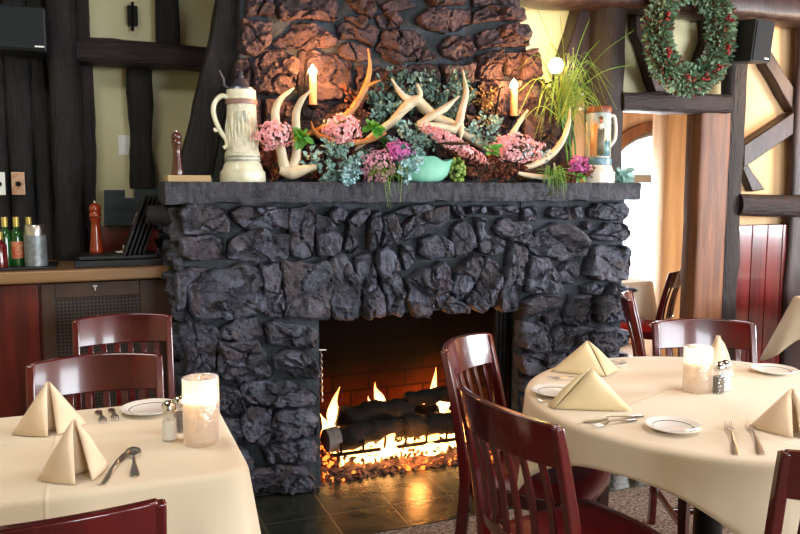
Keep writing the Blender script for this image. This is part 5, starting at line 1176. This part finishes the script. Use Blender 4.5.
cut_px('fork', (560, 401), (538, 402), 'small utensil half under the front left tent napkin')
def candle(x, y, r_, h_, en, label):
    e = empty('candle_glass', (x, y, ZS), label, 'candle holder', 'textured glass candle holders')
    o = MB(); o.lathe([(0, .0), (r_*.96, .0), (r_, .006), (r_, h_-.004), (r_-.002, h_), (r_-.005, h_-.003), (r_-.005, .012), (0, .01)], (0, 0, 0), 40); o.build('glass', M['frost'], e, smooth=40, world=False)
    o = MB(); o.lathe([(0, .012), (r_-.008, .012), (r_-.007, h_*.62), (r_-.012, h_*.65), (r_*.4, h_*.55), (0, h_*.53)], (0, 0, 0), 32); wx = o.build('wax', M['wax'], e, smooth=50, world=False)
    o = MB(); o.tube([(0, 0, h_*.53), (.001, 0, h_*.53+.012)], .0012, 6); o.build('wick', M['hole'], wx, world=False)
    o = MB(); o.lathe([(0, 0), (.004, .004), (.006, .011), (.004, .022), (0, .036)], (.001, 0, h_*.53+.008), 12); o.build('flame', M['flame_w'], e, smooth=60, world=False)
    l = bpy.data.lights.new('candle_light', 'POINT'); l.energy = en; l.color = (1, .62, .3); l.shadow_soft_size = .012
    lo_ = bpy.data.objects.new('candle_light', l); COL.objects.link(lo_); lo_.location = (x, y, ZS+h_*.53+.03)
candle(.227, 2.0, .047, .176, .35, 'glowing textured glass candle holder on the square table')
candle(1.813, 1.925, .046, .148, .12, 'textured glass candle holder in the middle of the round table')
def shaker(x, y, fill, label, s_=1):
    e = empty('table_shaker', (x, y, ZS), label, 'shaker', 'glass salt and pepper shakers')
    o = MB(); o.lathe([(0, 0), (.019*s_, 0), (.0195*s_, .004), (.0185*s_, .055*s_), (.015*s_, .07*s_), (0, .071*s_)], (0, 0, 0), 8); o.build('glass_body', M['clear'], e, smooth=20, world=False)
    o = MB(); o.lathe([(0, .003), (.0165*s_, .003), (.016*s_, .052*s_), (0, .053*s_)], (0, 0, 0), 8); o.build('filling', M[fill], e, smooth=20, world=False)
    o = MB(); o.lathe([(0, .07*s_), (.0165*s_, .07*s_), (.0175*s_, .074*s_), (.0165*s_, .09*s_), (.01*s_, .097*s_), (0, .099*s_)], (0, 0, 0), 20); o.build('metal_cap', M['chrome'], e, smooth=50, world=False)
    return e
shaker(.15, 2.055, 'salt', 'salt shaker beside the glowing candle on the square table', 1.08)
shaker(.182, 2.12, 'pepper', 'pepper shaker half behind the candle on the square table', 1.0)
shaker(1.86, 1.88, 'pepper', 'pepper shaker right of the candle on the round table', 1.05)
shaker(1.9, 1.895, 'salt', 'salt shaker right of the pepper shaker on the round table', 1.05)
q = Vector((3.28, 4.62, ZS)); nk = napkin(3.36, 4.6, camrot(3.4, 4.6), .3, .12, .06, .003, 'napkin', 'orange-tinted napkin on the small table beyond the doorway')
shaker(3.62, 4.6, 'salt', 'salt shaker on the small table beyond the doorway')
# ================================================================== CHAIRS
def make_chair(loc, face, label, w_=.40, hgt=.885, cush='seat', seatw=.43):
    rz_ = math.atan2(face[1], face[0])-math.pi/2
    e = empty('dining_chair', (loc[0], loc[1], 0), label, 'chair', 'cherry dining chairs', rz_)
    W2 = w_/2-.014; zt = hgt
    def yb(z): return -.19-.085*max(0, (z-.45)/(hgt-.45))**1.25 if z > .45 else -.19-.05*((.45-z)/.45)**1.3
    for sx in (-1, 1):
        o = MB(); vs = []; fs = []; n_ = 14
        for i in range(n_+1):
            z = (zt-.012)*i/n_; c_ = Vector((sx*(W2-.004*(1-i/n_)), yb(z), z)); hw = .013; hd = .02 if z < .5 else .02-.007*(z-.5)/.4
            for dx, dy in ((-hw, -hd), (hw, -hd), (hw, hd), (-hw, hd)): vs.append(c_+Vector((dx, dy, 0)))
        for i in range(n_):
            for k in range(4): j = (k+1) % 4; fs.append((i*4+k, i*4+j, (i+1)*4+j, (i+1)*4+k))
        fs.append((3, 2, 1, 0)); fs.append(tuple(range(n_*4, n_*4+4))); o.add(vs, fs)
        o.build('back_post', M['cherry'], e, smooth=35, world=False, bevel=.005)
    def crest(x): return -.042*(1-(x/W2)**2)
    def rail(z0, z1, th, arch, nm, inset=.0, m='cherry'):
        o = MB(); vs = []; fs = []; n_ = 20; W_ = W2-inset
        for i in range(n_+1):
            x = -W_+2*W_*i/n_; ar_ = arch*(1-(x/W2)**2)
            for z, dy in ((z0, 0), (z0, th), ((z0+z1)/2, th+.001), (z1+ar_, th), (z1+ar_, 0), ((z0+z1)/2, -.001)): vs.append(Vector((x, yb(z)+crest(x)-th/2+dy, z)))
        for i in range(n_):
            for k in range(6): j = (k+1) % 6; fs.append((i*6+k, (i+1)*6+k, (i+1)*6+j, i*6+j))
        fs.append((0, 1, 2, 3, 4, 5)); fs.append(tuple(reversed(range(n_*6, n_*6+6)))); o.add(vs, fs); return o.build(nm, M[m], e, smooth=40, world=False, bevel=.004, recalc=True)
    rail(zt-.118, zt-.008, .022, .008, 'top_rail'); rail(.485, .525, .018, 0, 'lower_back_rail', .01)
    for i in range(6):
        x = -W2+2*W2*(i+1)/7; o = MB(); vs = []; fs = []; n_ = 8
        for k in range(n_+1):
            z = .515+(zt-.11-.515)*k/n_; c_ = Vector((x, yb(z)+crest(x)+.006*math.sin(math.pi*k/n_), z))
            for dx, dy in ((-.011, -.005), (.011, -.005), (.011, .005), (-.011, .005)): vs.append(c_+Vector((dx, dy, 0)))
        for k in range(n_):
            for q_ in range(4): j = (q_+1) % 4; fs.append((k*4+q_, k*4+j, (k+1)*4+j, (k+1)*4+q_))
        fs.append((3, 2, 1, 0)); fs.append(tuple(range(n_*4, n_*4+4))); o.add(vs, fs); o.build('slat', M['cherry'], e, smooth=35, world=False, bevel=.002)
    S = seatw/2
    o = MB(); o.prism([Vector(v) for v in ((-W2-.002, -.17, .385), (W2+.002, -.17, .385), (S, .2, .385), (-S, .2, .385))], (0, 0, .05)); o.build('seat_frame', M['cherry'], e, world=False, bevel=.004, recalc=True)
    o = MB(); vs = []; fs = []; nx_, ny_ = 14, 14
    for lay in (0, 1):
        for j in range(ny_+1):
            v_ = j/ny_; hw = (W2-.006)+(S+.008-W2+.006)*min(1, v_*1.2)
            for i in range(nx_+1):
                u_ = i/nx_*2-1; ed = min(1, (1-abs(u_))*5)*min(1, min(v_, 1-v_)*9); pad = .04*math.sqrt(max(0, 1-(1-ed)**2))
                vs.append(Vector((u_*hw, -.165+v_*(.385-.025*(u_*u_)), .437+(pad if lay else 0))))
    st_ = (nx_+1)*(ny_+1)
    for j in range(ny_):
        for i in range(nx_):
            a_ = j*(nx_+1)+i; b_ = a_+1; c_ = a_+nx_+2; d_ = a_+nx_+1; fs.append((a_+st_, b_+st_, c_+st_, d_+st_)); fs.append((d_, c_, b_, a_))
    o.add(vs, fs); o.build('seat_cushion', M[cush], e, smooth=60, world=False)
    for sx in (-1, 1):
        o = MB(); o.tube([(sx*(S-.024), .178, 0), (sx*(S-.022), .176, .2), (sx*(S-.022), .176, .386)], [.019, .023, .027], 4); o.build('front_leg', M['cherry_d'], e, world=False, bevel=.003)
        o = MB(); o.box((sx*(S-.028), -.02, .16), (.016, .38, .024)); o.build('side_stretcher', M['cherry_d'], e, world=False, bevel=.003)
    o = MB(); o.box((0, -.0, .162), (2*S-.06, .018, .022)); o.build('cross_stretcher', M['cherry_d'], e, world=False, bevel=.003)
    return e
make_chair((-.03, 2.31), (0, -1), 'cherry slat-back chair pushed in behind the square table', .41, .88)
make_chair((.065, 3.0), (-.02, -1), 'cherry slat-back chair standing against the counter cabinet', .385, .9)
make_chair((1.365, 2.17), (.62, -.78), 'cherry chair between the round table and the fire', .385, .885, 'seat', .37)
make_chair((1.2, 1.675), (.99, .13), 'big cherry chair in the foreground, back to the camera left of the round table', .42, .885, 'seat', .39)
make_chair((2.2, 2.19), (-.42, -.91), 'cherry chair behind the round table, its top rail seen over the candle', .42, .87)
make_chair((-.13, 1.545), (0, 1), 'chair at the bottom left corner, only its top rail in view', .43, .915)
make_chair((1.605, 1.285), (.45, .89), 'chair at the bottom right corner, only one back post in view', .42, .885)
make_chair((3.51, 4.35), (-.6, .8), 'cherry chair with a bright red seat beyond the doorway', .4, .86, 'seat_r')
make_chair((2.68, 2.93), (.78, -.62), 'dark red chair seen edge-on beside the right side of the fireplace', .4, .885)
# ================================================================== LIGHT
W = bpy.data.worlds.new('world'); SC.world = W; W.use_nodes = True
bg = W.node_tree.nodes['Background']; bg.inputs[0].default_value = (.82, .91, 1, 1); bg.inputs[1].default_value = 3.2
def area(name, loc, rot, sx, sy, en, col):
    l = bpy.data.lights.new(name, 'AREA'); l.shape = 'RECTANGLE'; l.size = sx; l.size_y = sy; l.energy = en; l.color = col
    o = bpy.data.objects.new(name, l); COL.objects.link(o); o.location = loc; o.rotation_euler = rot; return o
for i, ((a, b), en) in enumerate(zip(wins, (60, 110))):
    area('window_daylight', ((a+b)/2, -2.6, 1.62), (R(90), 0, 0), b-a-.1, 1.3, en, (.9, .95, 1))
area('far_window_daylight', (4.6, 5.55, 1.0), (R(90), 0, R(180)), 1.8, 1.3, 70, (.95, .97, 1))
area('side_window_daylight', (6.95, .6, 1.6), (R(90), 0, R(90)), 2.6, 1.4, 330, (.88, .94, 1))
area('overhead_fill', (2.4, 1.1, 2.72), (0, 0, 0), 1.2, 1.2, 26, (1, .97, .93))  # unseen overhead fill, added to brighten the table tops
area('overhead_fill', (-.5, 2.4, 2.72), (0, 0, 0), .8, .8, 19, (1, .97, .92))  # second added fill with no fixture, lifts the left plaster
def point(name, loc, en, col, r_=.05):
    l = bpy.data.lights.new(name, 'POINT'); l.energy = en; l.color = col; l.shadow_soft_size = r_
    o = bpy.data.objects.new(name, l); COL.objects.link(o); o.location = loc; return o
point('fire_glow', (1.3, 3.8, .2), 4, (1, .36, .08), .05)
point('fire_glow', (1.74, 3.82, .26), 7, (1, .4, .1), .05)
point('fire_glow', (1.45, 3.43, .14), 2.6, (1, .36, .08), .05)
point('tungsten_lamp', (4.7, 3.3, 2.2), 22, (1, .6, .28), .08)
point('far_room_lamp', (3.0, 4.9, 1.9), 2.5, (1, .6, .3), .08)
SC.view_settings.view_transform = 'Standard'; SC.view_settings.look = 'None'; SC.view_settings.gamma = 1
SC.view_settings.use_curve_mapping = False; SC.view_settings.exposure = .45
